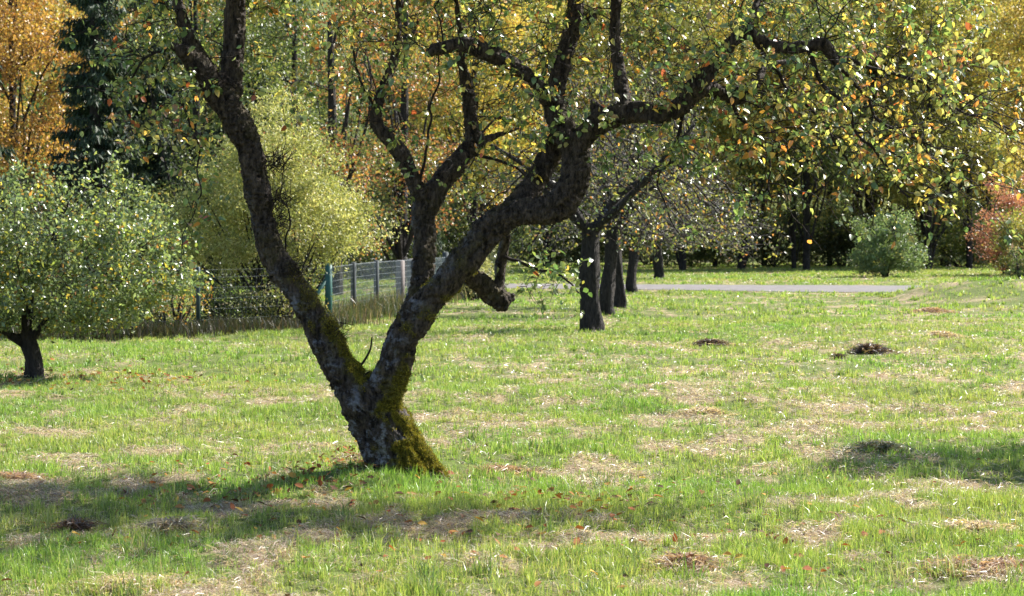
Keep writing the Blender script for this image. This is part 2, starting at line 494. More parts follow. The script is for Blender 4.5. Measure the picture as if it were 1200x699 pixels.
GREEN = [(5, (.20, .30, .055)), (3, (.28, .38, .095)), (2.0, (.11, .19, .040)), (1.0, (.36, .38, .15))]
STRAW = [(4, (.37, .30, .23)), (3, (.50, .44, .36)), (2, (.27, .19, .14)), (1.4, (.14, .09, .065))]
def scatter(y0, y1, dens, margin=1.7, half=None):
    """points in the wedge the camera sees, between depths y0 and y1"""
    hw = lambda y: y * .262 + margin
    area = (y1 - y0) * (hw(y0) + hw(y1))
    n = int(area * dens)
    y = np.sqrt(rng.uniform(y0 ** 2, y1 ** 2, n)); x = rng.uniform(-1, 1, n) * hw(y)
    return x, y

def clear_of_path(x, y):
    pm = path_mask(x, y); return x[~pm], y[~pm]

def meadow(name, y0, y1, dens, hmean, wmean, straw_share=1.0, seed_clump=1.6):
    x, y = clear_of_path(*scatter(y0, y1, dens))
    dry = dryness(x, y)
    cl = fbm(x * seed_clump, y * seed_clump, seed=50, octaves=3)          # tufts of longer grass
    tuft = np.clip((cl - .52) * 6, 0, 1)
    u = rng.uniform(0, 1, len(x))
    is_straw = u < (dry * .78 + .05) * straw_share
    # part of the blades stand in tufts that lean outward
    nt_ = len(x) // 60
    ci = rng.choice(len(x), nt_); own = rng.integers(0, nt_, len(x)); ingrp = rng.uniform(0, 1, len(x)) < .45
    tr_ = (.02 + .035 * rng.uniform(0, 1, nt_) ** 2)[own] * (wmean / .0042) ** .6; ta = rng.uniform(0, 2 * np.pi, len(x)); tl = np.abs(rng.normal(0, 1, len(x)))
    x = np.where(ingrp, x[ci][own] + np.cos(ta) * tr_ * tl, x); y = np.where(ingrp, y[ci][own] + np.sin(ta) * tr_ * tl, y)
    pm = path_mask(x, y) ; x, y, dry, is_straw, cl, tuft, ingrp, own = [q_[~pm] for q_ in (x, y, dry, is_straw, cl, tuft, ingrp, own)]
    dry = dryness(x, y); tuft = np.maximum(tuft, ingrp * rng.uniform(.1, 1.2, nt_)[own]); is_straw = is_straw & (~ingrp | (rng.uniform(size=len(x)) < .5))
    g = Geo()
    k = ~is_straw & (rng.uniform(0, 1, len(x)) > .25 * dry)
    hh = hmean * rng.uniform(.45, 1.25, k.sum()) * (.40 + 1.15 * tuft[k]) * (1 - .35 * dry[k])
    hue = fbm(x[k] * .7, y[k] * .7, seed=70, octaves=3)[:, None]
    C = jitter_col(pick(GREEN, k.sum()), k.sum(), .28, .08) * (np.array([[1, 1, 1.]]) + (hue - .5) * np.array([[.9, .2, .8]]))
    blades(g, x[k], y[k], hh, wmean * rng.uniform(.7, 1.3, k.sum()), np.clip(C, .01, .8))
    k = is_straw
    hh = hmean * rng.uniform(.5, 1.3, k.sum())
    C = jitter_col(pick(STRAW, k.sum()), k.sum(), .25, .06)
    lying(g, x[k], y[k], g_h(x[k], y[k]) + rng.uniform(.002, .022, k.sum()) * (.5 + dry[k]), hh * 1.5, wmean * rng.uniform(.45, .9, k.sum()), C)
    return g

G = meadow('near', 8.2, 13.0, 10500, .050, .0034)
me = G.mesh('grass'); tag(link('grass', me, M_GRASS), 'short green and straw coloured grass in the foreground', 'grass', kind='stuff')
G = meadow('mid', 13.0, 22, 4200, .050, .0050)
G2 = meadow('mid', 22, 38, 1150, .055, .0085, .85)
me = G.mesh('grass'); tag(link('grass', me, M_GRASS), 'mown grass with dry patches around and behind the leaning tree', 'grass', kind='stuff')
me = G2.mesh('grass'); tag(link('grass', me, M_GRASS), 'bright green lawn before the wire fence and the row of trees', 'grass', kind='stuff')
G = meadow('far', 38, 112, 190, .070, .018, .5, .6)
me = G.mesh('grass'); tag(link('grass', me, M_GRASS), 'far lawn beside the path below the wood', 'grass', kind='stuff')

# ragged longer tufts standing in the mown grass
def tufts(name_label, n, y0, y1, hm, wm, shade_bias):
    x, y = clear_of_path(*scatter(y0, y1, 6.0, .6)); d = fbm(x * .8, y * .8, seed=63, octaves=3) + shade_bias * np.exp(-((y - 12.2) / 1.6) ** 2) * (x < .6)
    o = np.argsort(-(d + rng.uniform(0, .25, len(x))))[:n]; x, y = x[o], y[o]; n = len(x)
    k = 34; size = rng.uniform(.5, 1.25, n) ** 1.4
    own = np.repeat(np.arange(n), k); m_ = len(own)
    bx = x[own] + rng.normal(0, .028, m_) * size[own] * (1 + (y[own] > 14)); by = y[own] + rng.normal(0, .028, m_) * size[own] * (1 + (y[own] > 14))
    pal = [(4, (.10, .17, .045)), (3, (.16, .24, .06)), (1.5, (.24, .28, .10)), (1.3, (.40, .34, .22))]
    cc = pick(pal, n)[own] * .5 + pick(pal, m_) * .5
    g = Geo(); blades(g, bx, by, hm * size[own] * rng.uniform(.45, 1.25, m_), wm * rng.uniform(.7, 1.3, m_), jitter_col(cc, m_, .25, .08), lean=.75)
    tag(link('grass_tufts', g.mesh('grass_tufts'), M_GRASS), name_label, 'grass', kind='stuff')
tufts('longer ragged tufts of grass in the foreground and in the shade of the tree', 420, 8.4, 14.5, .115, .0048, .35)
tufts('longer tufts of grass scattered on the middle meadow', 420, 14.5, 34, .10, .0085, 0)
# long dry weeds along the fence
def weeds(label, pts, n, h, spread, pal, w=.012):
    g = Geo(); P = np.array(pts, float)
    k = rng.integers(0, len(P) - 1, n); t = rng.uniform(0, 1, n)
    x = P[k, 0] * (1 - t) + P[k + 1, 0] * t + rng.normal(0, spread, n)
    y = P[k, 1] * (1 - t) + P[k + 1, 1] * t + rng.normal(0, spread, n)
    hh = h * rng.uniform(.3, 1.1, n) * (.5 + fbm(x * 1.5, y * 1.5, seed=91))
    blades(g, x, y, hh, w * rng.uniform(.6, 1.4, n), jitter_col(pick(pal, n), n, .3, .08), lean=.35)
    return tag(link('weeds', g.mesh('weeds'), M_GRASS), label, 'weeds', kind='stuff')
FENCE_L = [(X_at(-120, 31.5), 31.5), (X_at(30, 31.8), 31.8), (X_at(232, 32.5), 32.5), (X_at(385, 36), 36)]
FENCE_R = [(X_at(385, 36), 36), (X_at(414, 38.5), 38.5), (X_at(441, 41.5), 41.5), (X_at(497, 47.5), 47.5), (X_at(522, 52), 52), (X_at(556, 58), 58)]
DRYW = [(3, (.09, .075, .04)), (3, (.06, .08, .03)), (.8, (.26, .21, .14)), (2, (.035, .05, .018))]
weeds('dark dry weeds under the fence left of the tree, deepened in colour for shade', [(a, b - .5) for a, b in FENCE_L], 12000, .27, .26, [(3, (.028, .025, .013)), (3, (.022, .030, .011)), (.6, (.09, .07, .045))])  # palette darkened to stand in for the shade strip along the fence
weeds('straw coloured weeds along the wire fence behind the fork', [(a + .1, b - .3) for a, b in FENCE_R], 7000, .42, .3, DRYW)

# heaps of mown hay and brown turf
def heap(label, px, py, wpx, hm, pal, n=900):
    hm *= .62; n = int(n * 1.7)
    Y = FPX * CAM_H / (py - 275.0); X = X_at(px, Y); rad = wpx / 2 / (FPX / Y)
    z0 = float(g_h(np.array([X]), np.array([Y]))[0])
    g = Geo()
    # low mound
    rr = np.linspace(0, 1, 7); aa = np.linspace(0, 2 * np.pi, 21)[:-1]
    Rg, Ag = np.meshgrid(rr, aa, indexing='ij')
    wv = .55 + .6 * vnoise(np.cos(Ag) * 1.7 + px, np.sin(Ag) * 1.7 + py)
    mx_, my_ = Rg * rad * np.cos(Ag) * wv, Rg * rad * .8 * np.sin(Ag) * wv
    mz = hm * (1 - Rg ** 2) * (.6 + .8 * fbm(mx_ * 9 + X * 3, my_ * 9, seed=12)) - .02 + g_h(X + mx_, Y + my_) - z0
    V = np.stack([mx_, my_, mz], -1).reshape(-1, 3)
    idx = np.arange(7 * 20).reshape(7, 20); j = (np.arange(20) + 1) % 20
    Fq = np.stack([idx[:-1], idx[1:], idx[1:][:, j], idx[:-1][:, j]], -1).reshape(-1, 4)
    g.add(V, [Fq], np.array(pal[0][1]) * .55)
    u = np.minimum(np.abs(rng.normal(0, .62, n)), 1.15); a = rng.uniform(0, 2 * np.pi, n); u = u * (.6 + .9 * vnoise(a * 1.3, a * 0 + px))
    bx, by = u * rad * 1.35 * np.cos(a), u * rad * 1.1 * np.sin(a)
    bz = hm * np.clip(1 - u ** 2, 0, 1) * rng.uniform(.6, 1.1, n) + g_h(X + bx, Y + by) - z0 - .005
    lying(g, bx, by, bz, rng.uniform(.05, .14, n), rng.uniform(.003, .006, n) * max(1, Y / 16), jitter_col(pick(pal, n), n, .35, .08), rise=.03)
    o = link('hay_heap', g.mesh('hay_heap'), M_GRASS); o.location = (X, Y, z0)
    return tag(o, label, 'hay heap', 'small heaps of mown hay on the meadow')
BROWN = [(3, (.07, .042, .025)), (2, (.12, .08, .05)), (3, (.035, .022, .014)), (.4, (.35, .27, .18))]
HAY = [(3, (.42, .34, .22)), (2, (.30, .21, .13)), (2, (.55, .47, .33))]
REDHAY = [(3, (.30, .19, .12)), (2, (.20, .12, .07)), (2, (.45, .35, .25))]
heap('dark brown turf heap on the right of the meadow, nearest of the dark heaps there', 1022, 414, 50, .19, BROWN)
heap('small dark heap left of the larger brown heap', 984, 426, 18, .15, BROWN, 300)
heap('flat brown heap in mid meadow right of the tree row', 832, 406, 34, .10, BROWN)
heap('tan heap near the right edge below the mound', 1102, 397, 36, .10, HAY)
heap('reddish heap before the mound near the path end', 1092, 366, 40, .13, REDHAY)
heap('small brown tuft under the right shrubs', 1158, 348, 18, .16, REDHAY, 400)
heap('dark earthy clump with dead leaves at lower left', 86, 622, 34, .11, [(3, (.07, .045, .03)), (2, (.15, .09, .05))], 500)
heap('big tan hay heap in the lower right', 1150, 628, 90, .05, HAY)
heap('long hay heap at the lower right corner', 1160, 672, 140, .045, REDHAY, 1400)
heap('grey tan hay heap at the bottom left', 150, 690, 110, .03, HAY, 1400)
heap('tangle of dry grey straw left of the trunk', 190, 622, 100, .06, [(3, (.33, .29, .22)), (2, (.2, .16, .12))], 1200)
heap('pale hay heap right of the trunk foot', 590, 549, 60, .05, REDHAY)
heap('reddish heap at the left edge of the meadow', 18, 567, 60, .05, REDHAY, 900)
heap('brown heap in the middle of the meadow', 826, 484, 44, .05, HAY)
heap('brown heap at the bottom right of centre', 800, 672, 60, .035, REDHAY, 900)
heap('dark grass heap at right at the edge of the shadow', 1030, 528, 66, .08, [(3, (.07, .10, .035)), (2, (.16, .13, .08))], 1100)

# fallen leaves
def fallen(n, fx, fy, sx, sy, size):
    g = Geo()
    px = rng.normal(fx, sx, n); py = np.clip(rng.normal(fy, sy, n), 400, 720)
    Y = FPX * CAM_H / (py - 275); X = (px - 600) / FPX * Y
    P = np.stack([X, Y, g_h(X, Y) + rng.uniform(.015, .05, n)], -1)
    D = norm(np.stack([rng.normal(size=n), rng.normal(size=n), rng.normal(0, .3, n)], -1))
    Nn = norm(np.stack([rng.normal(0, .4, n), rng.normal(0, .4, n), np.ones(n)], -1))
    L_ = size * rng.uniform(.6, 1.2, n)
    leaf_detailed(g, P, D, Nn, L_, L_ * .62, jitter_col(pick([(3, (.22, .08, .03)), (2, (.32, .15, .05)), (2, (.10, .05, .03)), (1, (.45, .27, .06))], n), n))
    return g
g = fallen(170, 620, 620, 260, 30, .055)
for a in ((260, 330, 575, 90, 12, .055), (120, 640, 590, 60, 10, .06), (160, 700, 640, 350, 40, .05), (200, 90, 445, 90, 8, .07), (150, 420, 548, 20, 10, .05)):
    g2 = fallen(*a); g.V += g2.V; g.C += g2.C
    for kk, ff in g2.F.items():
        g.F.setdefault(kk, []).extend([f_ + g.n for f_ in ff])
    g.n += g2.n
tag(link('fallen_leaves', g.mesh('fallen_leaves'), M_DRY), 'brown and orange leaves fallen in the grass under the tree', 'leaves', kind='stuff')

# ------------------------------------------------------------------ the old leaning apple tree
Y0 = 13.25
def limb(pts, n_per=10):
    out = []
    for px, py, dy, rpx in pts:
        q = at(px, py, Y0 + dy); out.append((*q, rpx * (Y0 + dy) / FPX))
    return spline(out, n_per)
LIMBS = dict(
 base=limb([(500, 600, .0, 42), (482, 572, .0, 35), (473, 555, 0, 32), (461, 532, 0, 32), (449, 508, 0, 32), (436, 486, 0, 31), (424, 468, 0, 29), (412, 452, 0, 23)]),
 left=limb([(436, 486, 0, 27), (418, 462, 0, 24), (404, 443, 0, 21), (391, 420, 0, 19), (378, 396, .02, 18), (365, 370, .04, 17), (351, 345, .05, 16), (334, 321, .06, 16), (320, 300, .06, 15.5), (311, 275, .05, 15), (306.5, 250, .05, 15),
            (303, 225, .03, 16), (299, 200, 0, 16), (292, 175, -.02, 15), (281, 150, -.04, 17), (270, 125, -.04, 19), (262, 108, -.02, 18)]),
 left_a=limb([(268, 125, -.04, 17), (252, 105, -.06, 17), (240, 85, -.08, 14.5), (228, 65, -.1, 13), (219, 40, -.12, 9), (210, 8, -.1, 7), (202, -30, .0, 6), (190, -80, .1, 4)]),
 left_knob=limb([(242, 88, -.08, 15), (226, 70, -.14, 12.5), (212, 60, -.2, 9), (202, 54, -.22, 5), (196, 52, -.24, 2.5)]),
 left_b=limb([(268, 125, 0, 16), (271, 95, .03, 13), (274, 60, .05, 12.5), (276, 20, .04, 12), (277, -30, 0, 10), (290, -90, -.15, 7), (300, -140, -.2, 4)]),
 right=limb([(440, 488, 0, 25), (450, 462, -.02, 22), (458, 436, -.03, 19.5), (468, 408, -.04, 19), (481, 382, -.06, 18.5), (501, 352, -.08, 18.5), (526, 328, -.1, 18.5), (548, 303, -.12, 18.5), (568, 276, -.14, 18), (590, 256, -.16, 17.5), (615, 249, -.18, 17),
             (640, 248, -.2, 17.5), (660, 237, -.2, 18), (673, 215, -.18, 17), (675, 190, -.15, 16.5), (668, 166, -.1, 17), (660, 148, -.06, 16)]),
 right_inner=limb([(585, 258, -.1, 14), (612, 232, .02, 15), (632, 205, .1, 14.5), (647, 180, .1, 14), (658, 158, .02, 14), (660, 140, -.04, 13)]),
 right_up=limb([(668, 170, -.1, 18), (658, 146, -.06, 16), (651, 128, 0, 13.5), (652, 105, .05, 11), (658, 75, .08, 11), (667, 45, .1, 11.5), (674, 15, .1, 11), (676, -25, .05, 8), (668, -80, -.05, 5)]),
 right_up_knob=limb([(668, 45, .1, 9), (682, 28, .0, 8), (696, 18, -.05, 6), (704, 14, -.08, 3)]),
 arch=limb([(654, 128, 0, 12), (640, 112, -.1, 11), (622, 92, -.18, 9.5), (600, 75, -.22, 10), (575, 62, -.25, 10.5), (545, 52, -.28, 9), (515, 57, -.32, 9), (500, 63, -.35, 6)]),
 right_out=limb([(672, 178, -.12, 15), (690, 155, -.18, 15), (706, 141, -.24, 14.5), (728, 134, -.28, 13), (752, 132, -.32, 12), (778, 134, -.36, 12), (798, 126, -.38, 12.5), (812, 106, -.4, 12), (830, 84, -.42, 10), (846, 64, -.45, 9), (862, 46, -.48, 8.5), (878, 40, -.5, 7.5),
                 (900, 50, -.5, 7), (925, 57, -.5, 7.5), (950, 53, -.5, 7.5), (966, 52, -.5, 9), (976, 68, -.5, 6), (986, 84, -.52, 3)]),
 right_out_low=limb([(800, 120, -.38, 11), (822, 106, -.3, 10), (842, 108, -.22, 9), (862, 116, -.16, 7), (874, 118, -.12, 4)]),
 right_out_fork=limb([(850, 110, -.2, 7), (876, 104, -.14, 8), (890, 92, -.1, 6.5), (898, 78, -.05, 4), (930, 70, .1, 3)]),
 stub_b=limb([(705, 140, -.22, 12), (698, 126, -.2, 8), (694, 116, -.18, 3)]),
 vertical=limb([(734, 130, -.28, 10), (729, 105, -.2, 8), (724, 75, -.15, 7.5), (721, 40, -.1, 7), (722, 0, -.1, 7), (726, -40, 0, 6), (735, -100, .2, 4)]),
 up_out=limb([(846, 64, -.45, 7), (868, 38, -.3, 5.5), (884, 15, -.2, 5), (892, -20, -.1, 4), (910, -80, 0, 3)]),
 mid=limb([(468, 400, .12, 18), (480, 372, .2, 14), (491, 345, .26, 14), (496, 315, .3, 15), (497, 285, .32, 14), (497, 258, .34, 14), (498, 238, .35, 17)]),
 mid_left=limb([(498, 244, .35, 14), (489, 222, .33, 12), (480, 200, .3, 10), (470, 182, .26, 10), (455, 163, .22, 9), (443, 148, .2, 8), (440, 135, .2, 8.5), (445, 116, .22, 7.5), (455, 90, .26, 6), (462, 70, .3, 5.5), (466, 40, .32, 5), (468, 5, .34, 4.5), (474, -50, .3, 3)]),
 mid_right=limb([(500, 244, .35, 15), (514, 217, .38, 14), (530, 198, .4, 13.5), (545, 180, .44, 12), (555, 168, .46, 11), (553, 150, .48, 9), (551, 130, .5, 9), (549, 112, .5, 9), (545, 92, .5, 7), (541, 70, .48, 5), (540, 40, .45, 4), (530, -20, .4, 3)]),
 mid_right_tw=limb([(548, 176, .45, 9), (566, 166, .5, 7), (580, 160, .55, 4), (610, 150, .6, 2)]),
 stub=limb([(540, 316, .05, 13), (556, 328, .16, 12), (568, 338, .22, 12), (580, 347, .25, 12.5), (592, 354, .25, 11.5), (597, 356, .25, 11)], 8),
 stub_nub=limb([(590, 353, .24, 6), (599, 349, .24, 4.5), (603, 344, .24, 2.5)]),
 stub_up=limb([(586, 350, .25, 7), (586, 330, .24, 6.5), (587, 310, .2, 7), (590, 292, .15, 6), (594, 275, .05, 5)]),
)
wood = Geo()
for k_, S in LIMBS.items():
    tube(wood, S, 28, lump=(lambda i, a, s=hash(k_) % 50: 1 + .07 * np.sin(2 * a + i * .11 + s) + .05 * np.sin(3 * a - i * .17 + s * 2)) if False else (lambda i, a: 1 + .06 * np.sin(2 * a + i * .13) + .04 * np.sin(3 * a - i * .19)))
# root flare
for (dx, dy, r0) in ((.30, -.08, .075), (-.07, -.16, .07), (.08, -.24, .07), (.2, .22, .08), (-.1, .15, .06)):
    b = at(480, 562, Y0)
    S = spline([(b[0], b[1], b[2] + .16, r0 * 1.3), (b[0] + dx * .55, b[1] + dy * .55, b[2] + .03, r0), (b[0] + dx * .95, b[1] + dy, b[2] - .1, r0 * .55)], 8)
    tube(wood, S, 16)
tmp_me = wood.mesh('tmp')
tmp = bpy.data.objects.new('tmp', tmp_me); COL.objects.link(tmp)
rm = tmp.modifiers.new('r', 'REMESH'); rm.mode = 'VOXEL'; rm.voxel_size = .0085; rm.use_smooth_shade = True
sm_ = tmp.modifiers.new('s', 'SMOOTH'); sm_.iterations = 6; sm_.factor = .5
dg = bpy.context.evaluated_depsgraph_get()
tme = bpy.data.meshes.new_from_object(tmp.evaluated_get(dg))
bpy.data.objects.remove(tmp)
nv = len(tme.vertices)
co = np.zeros(nv * 3, np.float32); tme.vertices.foreach_get('co', co); co = co.reshape(-1, 3).astype(float)
no = np.zeros(nv * 3, np.float32); tme.vertices.foreach_get('normal', no); no = no.reshape(-1, 3).astype(float)
# nearest limb direction for bark grain
allS = np.vstack([S for S in LIMBS.values()])
allT = np.vstack([norm(np.gradient(S[:, :3], axis=0)) for S in LIMBS.values()])
near = np.zeros(nv, int); dmin = np.full(nv, 1e9)
for s in range(0, len(allS), 60):
    d = ((co[:, None] - allS[None, s:s + 60, :3]) ** 2).sum(-1) - allS[None, s:s + 60, 3] ** 2
    k_ = d.argmin(1); dd = d[np.arange(nv), k_]; m_ = dd < dmin; dmin[m_] = dd[m_]; near[m_] = k_[m_] + s
rad = allS[near, 3]; T_ = allT[near]
q = co - T_ * (co * T_).sum(1, keepdims=True) * .72           # squash along the grain
ridge = 1 - np.abs(2 * fbm(q[:, 0] * 22, q[:, 1] * 22, q[:, 2] * 22, seed=4, octaves=3) - 1) * 2.4
lumps = fbm(co[:, 0] * 7, co[:, 1] * 7, co[:, 2] * 7, seed=6, octaves=3) - .5
fine = fbm(co[:, 0] * 60, co[:, 1] * 60, co[:, 2] * 60, seed=9, octaves=2) - .5
amp = np.clip(rad / .15, .14, 1)
facing = no @ np.array([.62, -.12, .72])
mossn = fbm(co[:, 0] * 9, co[:, 1] * 9, co[:, 2] * 9, seed=14, octaves=4)
thick = np.clip((rad - .045) / .08, 0, 1)
low = np.clip((1.45 - co[:, 2]) / .9, 0, 1)
moss = np.clip((facing * .9 + (mossn - .5) * 3.0 - .42 + low * .35) * 3.2, 0, 1) * thick
moss = np.maximum(moss, np.clip((mossn - .52) * 8, 0, 1) * thick * .8 * (co[:, 2] < 1.9) * (facing > -.35))
basem = np.clip((.74 - co[:, 2]) / .25, 0, 1) * np.clip((no @ np.array([.85, -.25, .45]) - .22 + (mossn - .5) * 3.4) * 4, 0, 1)
moss = np.maximum(moss * np.clip(.35 + (1.6 - co[:, 2]) * .9, .25, 1) * np.where((co[:, 2] < .95) & (no[:, 0] < .35), .35, 1), basem)
lich = np.clip(.25 - no[:, 0] * .9 + (1.15 - co[:, 2]) * .9, 0, 1)
co2 = co + no * ((ridge[:, None] - .7) * .030 * amp[:, None] - .006 * amp[:, None] + lumps[:, None] * .085 * amp[:, None] + fine[:, None] * .014 * amp[:, None] + (moss * (.006 + .03 * np.clip(mossn - .45, 0, 1)))[:, None])
BASE = at(478, 566, Y0); BASE[2] = float(g_h(BASE[0:1], BASE[1:2])[0])
tme.vertices.foreach_set('co', (co2 - BASE).astype(np.float32).ravel())
a_ = tme.attributes.new('moss', 'FLOAT', 'POINT'); a_.data.foreach_set('value', moss.astype(np.float32))
a_ = tme.attributes.new('lichen', 'FLOAT', 'POINT'); a_.data.foreach_set('value', lich.astype(np.float32))
tme.materials.clear(); tme.materials.append(M_BARK_MAIN); tme.update()
tree = empty('apple_tree', BASE)
tag(tree, 'old leaning apple tree with forked mossy trunk, biggest and nearest tree', 'tree')
link('trunk', tme, None, tree)

# moss tufts
w_ = np.clip(moss, 0, 1) ** 1.5 * (moss > .3); w_ = w_ / w_.sum()
n = 60000
k_ = rng.choice(nv, n, p=w_)
g = Geo()
P = co2[k_] + rng.normal(0, .006, (n, 3)); Dm = norm(no[k_] + rng.normal(0, .45, (n, 3)))
lm = rng.uniform(.005, .012, n) * (1 + 1.2 * np.clip(fbm(P[:, 0] * 12, P[:, 1] * 12, P[:, 2] * 12, seed=77) - .5, 0, 1) * 2)
leaf_quads(g, P, Dm, lm, lm * .45, jitter_col(pick([(3, (.27, .24, .035)), (3, (.18, .17, .028)), (1, (.30, .25, .05)), (2, (.07, .065, .014))], n), n, .3))
link('moss', g.mesh('moss', BASE), M_MOSS, tree)

# twigs by space colonisation
def pb(px, py, dy, rx, ry, rd, w=1.0):
    c = at(px, py, Y0 + dy); k = Y0 / FPX
    return (*c, rx * k, rd, ry * k, w)
blobs = [
 pb(170, 30, -.1, 70, 60, .6, 1.6), pb(205, 120, -.2, 55, 60, .5, 1.8), pb(160, 160, -.2, 35, 60, .4, 1.4), pb(212, 225, -.3, 22, 95, .25, 1.3), pb(140, 90, -.2, 40, 60, .4, .6),
 pb(330, -60, 0, 160, 80, 1.0, .8), pb(350, 60, .1, 75, 60, .6, .35),
 pb(470, 55, .2, 90, 80, .9, .9), pb(570, 25, 0, 110, 75, 1.1, 1.1), pb(520, 160, .3, 95, 75, .6, .45), pb(600, 130, -.1, 60, 60, .8, .6),
 pb(655, 60, 0, 80, 80, 1.0, 1.1), pb(760, 40, -.2, 110, 80, 1.1, 1.1), pb(770, 150, -.3, 90, 45, .7, .9), pb(860, 60, -.4, 110, 90, 1.1, 1.2),
 pb(880, 170, -.4, 100, 70, .8, .55), pb(975, 90, -.5, 110, 95, 1.0, 1.3), pb(1020, 180, -.5, 90, 75, .7, .9), pb(1090, 120, -.5, 100, 75, .9, 1.3), pb(1165, 150, -.5, 55, 50, .6, 1.0),
 pb(1060, 245, -.6, 50, 45, .3, .6), pb(640, 322, .2, 48, 32, .25, 3.0), pb(735, 215, -.3, 50, 55, .4, .6), pb(800, 260, -.3, 22, 60, .2, .4),
 pb(780, -70, 1.2, 185, 70, .9, 1.9), pb(560, -60, .9, 200, 60, .8, 1.2), pb(500, -130, 0, 330, 120, 1.5, 1.3), pb(850, -100, -.2, 280, 110, 1.4, 1.2), pb(240, -120, -.1, 160, 110, 1.1, 1.2), pb(1080, -10, -.4, 90, 70, .9, .5),
]
guides = [limb([(966, 52, -.5, 5), (1010, 78, -.5, 4), (1070, 98, -.45, 3.2), (1130, 125, -.4, 2.6), (1190, 155, -.4, 1.8)]),
          limb([(945, 55, -.5, 5), (975, 110, -.6, 3.6), (1010, 160, -.65, 2.8), (1050, 205, -.7, 2.2), (1085, 245, -.7, 1.5)]),
          limb([(880, 42, -.5, 5), (915, 90, -.4, 3.4), (950, 130, -.4, 2.8), (990, 185, -.4, 2.2), (1010, 215, -.4, 1.5)]),
          limb([(978, 72, -.5, 4), (1030, 130, -.3, 3), (1085, 180, -.25, 2.3), (1130, 215, -.2, 1.4)]),
          limb([(850, 112, -.2, 4), (880, 150, -.2, 3), (900, 190, -.25, 2), (905, 240, -.3, 1.3)]),
          limb([(228, 66, -.1, 3.4), (221, 100, -.2, 2.6), (226, 140, -.25, 2.1), (231, 180, -.3, 1.8), (229, 225, -.32, 1.4), (225, 262, -.3, 1), (219, 300, -.32, .6)]),
          limb([(205, 54, -.2, 3.4), (170, 70, -.3, 2.4), (140, 110, -.35, 1.6)]),
          limb([(588, 300, .15, 4), (620, 312, .15, 3), (655, 322, .15, 2.4), (680, 345, .15, 1.5)]),
          limb([(800, 135, -.36, 4), (790, 180, -.35, 3), (770, 215, -.35, 2), (800, 275, -.35, 1.2)]),
          limb([(492, 215, .3, 3.4), (499, 170, .3, 2.8), (504, 135, .27, 2.4), (513, 100, .3, 2), (512, 60, .3, 1.3)]),
          limb([(443, 150, .2, 4), (430, 110, .2, 3), (418, 80, .25, 2.5), (410, 50, .3, 2)]),
          limb([(334, 300, .1, 2.0), (338, 262, .0, 1.6), (329, 225, -.05, 1.2), (335, 190, -.05, .9), (331, 150, -.05, .5)]),
          limb([(545, 178, .45, 4), (600, 195, .4, 3), (625, 215, .4, 2), (655, 225, .4, 1.4)]),
          limb([(400, 430, 0, 2.6), (420, 430, -.02, 1.8), (433, 412, -.02, 1.3), (436, 395, -.02, .8)], 6),
          limb([(408, 440, 0, 2.4), (422, 442, -.03, 1.6), (432, 436, -.03, .9)], 6)]
for S in guides[:-2]:
    m_ = len(S); tt_ = np.linspace(0, 1, m_)[:, None]; ph = rng.uniform(0, 6.28, (3, 3))
    wa = min(1.0, np.linalg.norm(S[-1, :3] - S[0, :3]) / 1.6) ** 1.5
    S[:, :3] += wa * (.035 * np.sin(tt_ * 9 + ph[0]) + .022 * np.sin(tt_ * 19 + ph[1]) + .012 * np.sin(tt_ * 37 + ph[2])) * np.minimum(1, tt_ * 5)
    S[:, 3] *= .62; S[-1, 3] = .0008
starts = []
for k_, S in LIMBS.items():
    if k_ in ('base', 'stub'): continue
    T0 = S[::4]
    for r_ in T0:
        if r_[2] > 1.75 or k_ in ('stub_up',) and r_[2] > 1.45: starts.append(r_[:3] + norm(rng.normal(size=3)) * r_[3] * .7)
gstart0 = len(starts)
for S in guides[:-2]:
    starts += [r_[:3] for r_ in S[6::4]]
attr = blob_points(blobs, 13000)
attr = attr[attr[:, 2] > 1.05]
nodes, par = colonize(starts, attr, .085, .75, .115, iters=90, trop=(0.03, 0, -.10), wig=.30)
r_, desc = pipe_radii(par, len(starts), .0013, 2.3, cap=.016)
g = Geo()
k_ = par >= 0
cones(g, nodes[par[k_]], nodes[k_], np.minimum(r_[par[k_]], r_[k_] * 1.35), r_[k_], 5)
for S in guides: tube(g, S, 6)
# short spurs: small crooked side twigs along everything thin
sp = rng.choice(np.where(k_)[0], 6500)
P0 = nodes[sp]; d_ = norm(norm(nodes[sp] - nodes[par[sp]]) * .7 + rand_unit(len(sp)) + np.array([0, 0, -.15]))
P1 = P0 + d_ * rng.uniform(.04, .11, (len(sp), 1)); P2 = P1 + norm(d_ + rand_unit(len(sp)) * .6) * rng.uniform(.03, .08, (len(sp), 1))
cones(g, P0, P1, np.full(len(sp), .0022), np.full(len(sp), .0016), 4); cones(g, P1, P2, np.full(len(sp), .0016), np.full(len(sp), .001), 4)
# short shaggy sprouts on burrs
for (bx, by, dy, nb, L0) in ((322, 190, -.02, 60, .14), (326, 235, 0, 50, .12), (330, 262, 0, 40, .12), (250, 92, -.1, 40, .12), (438, 140, .2, 25, .12), (262, 100, -.1, 30, .1), (575, 248, -.1, 30, .08), (346, 318, 0, 40, .12), (392, 392, 0, 40, .1)):
    c0 = at(bx, by, Y0 + dy); Q0 = c0 + rng.normal(0, .035, (nb, 3)); d_ = norm(rng.normal(size=(nb, 3)) + np.array([.5, 0, .5]))
    L_ = L0 * rng.uniform(.4, 1.4, (nb, 1)); Q1 = Q0 + d_ * L_ * .5; Q2 = Q1 + norm(d_ + rng.normal(0, .4, (nb, 3)) + np.array([0, 0, .3])) * L_ * .5
    cones(g, Q0 - d_ * .03, Q1, np.full(nb, .0025), np.full(nb, .0018), 4); cones(g, Q1, Q2, np.full(nb, .0018), np.full(nb, .0009), 4)
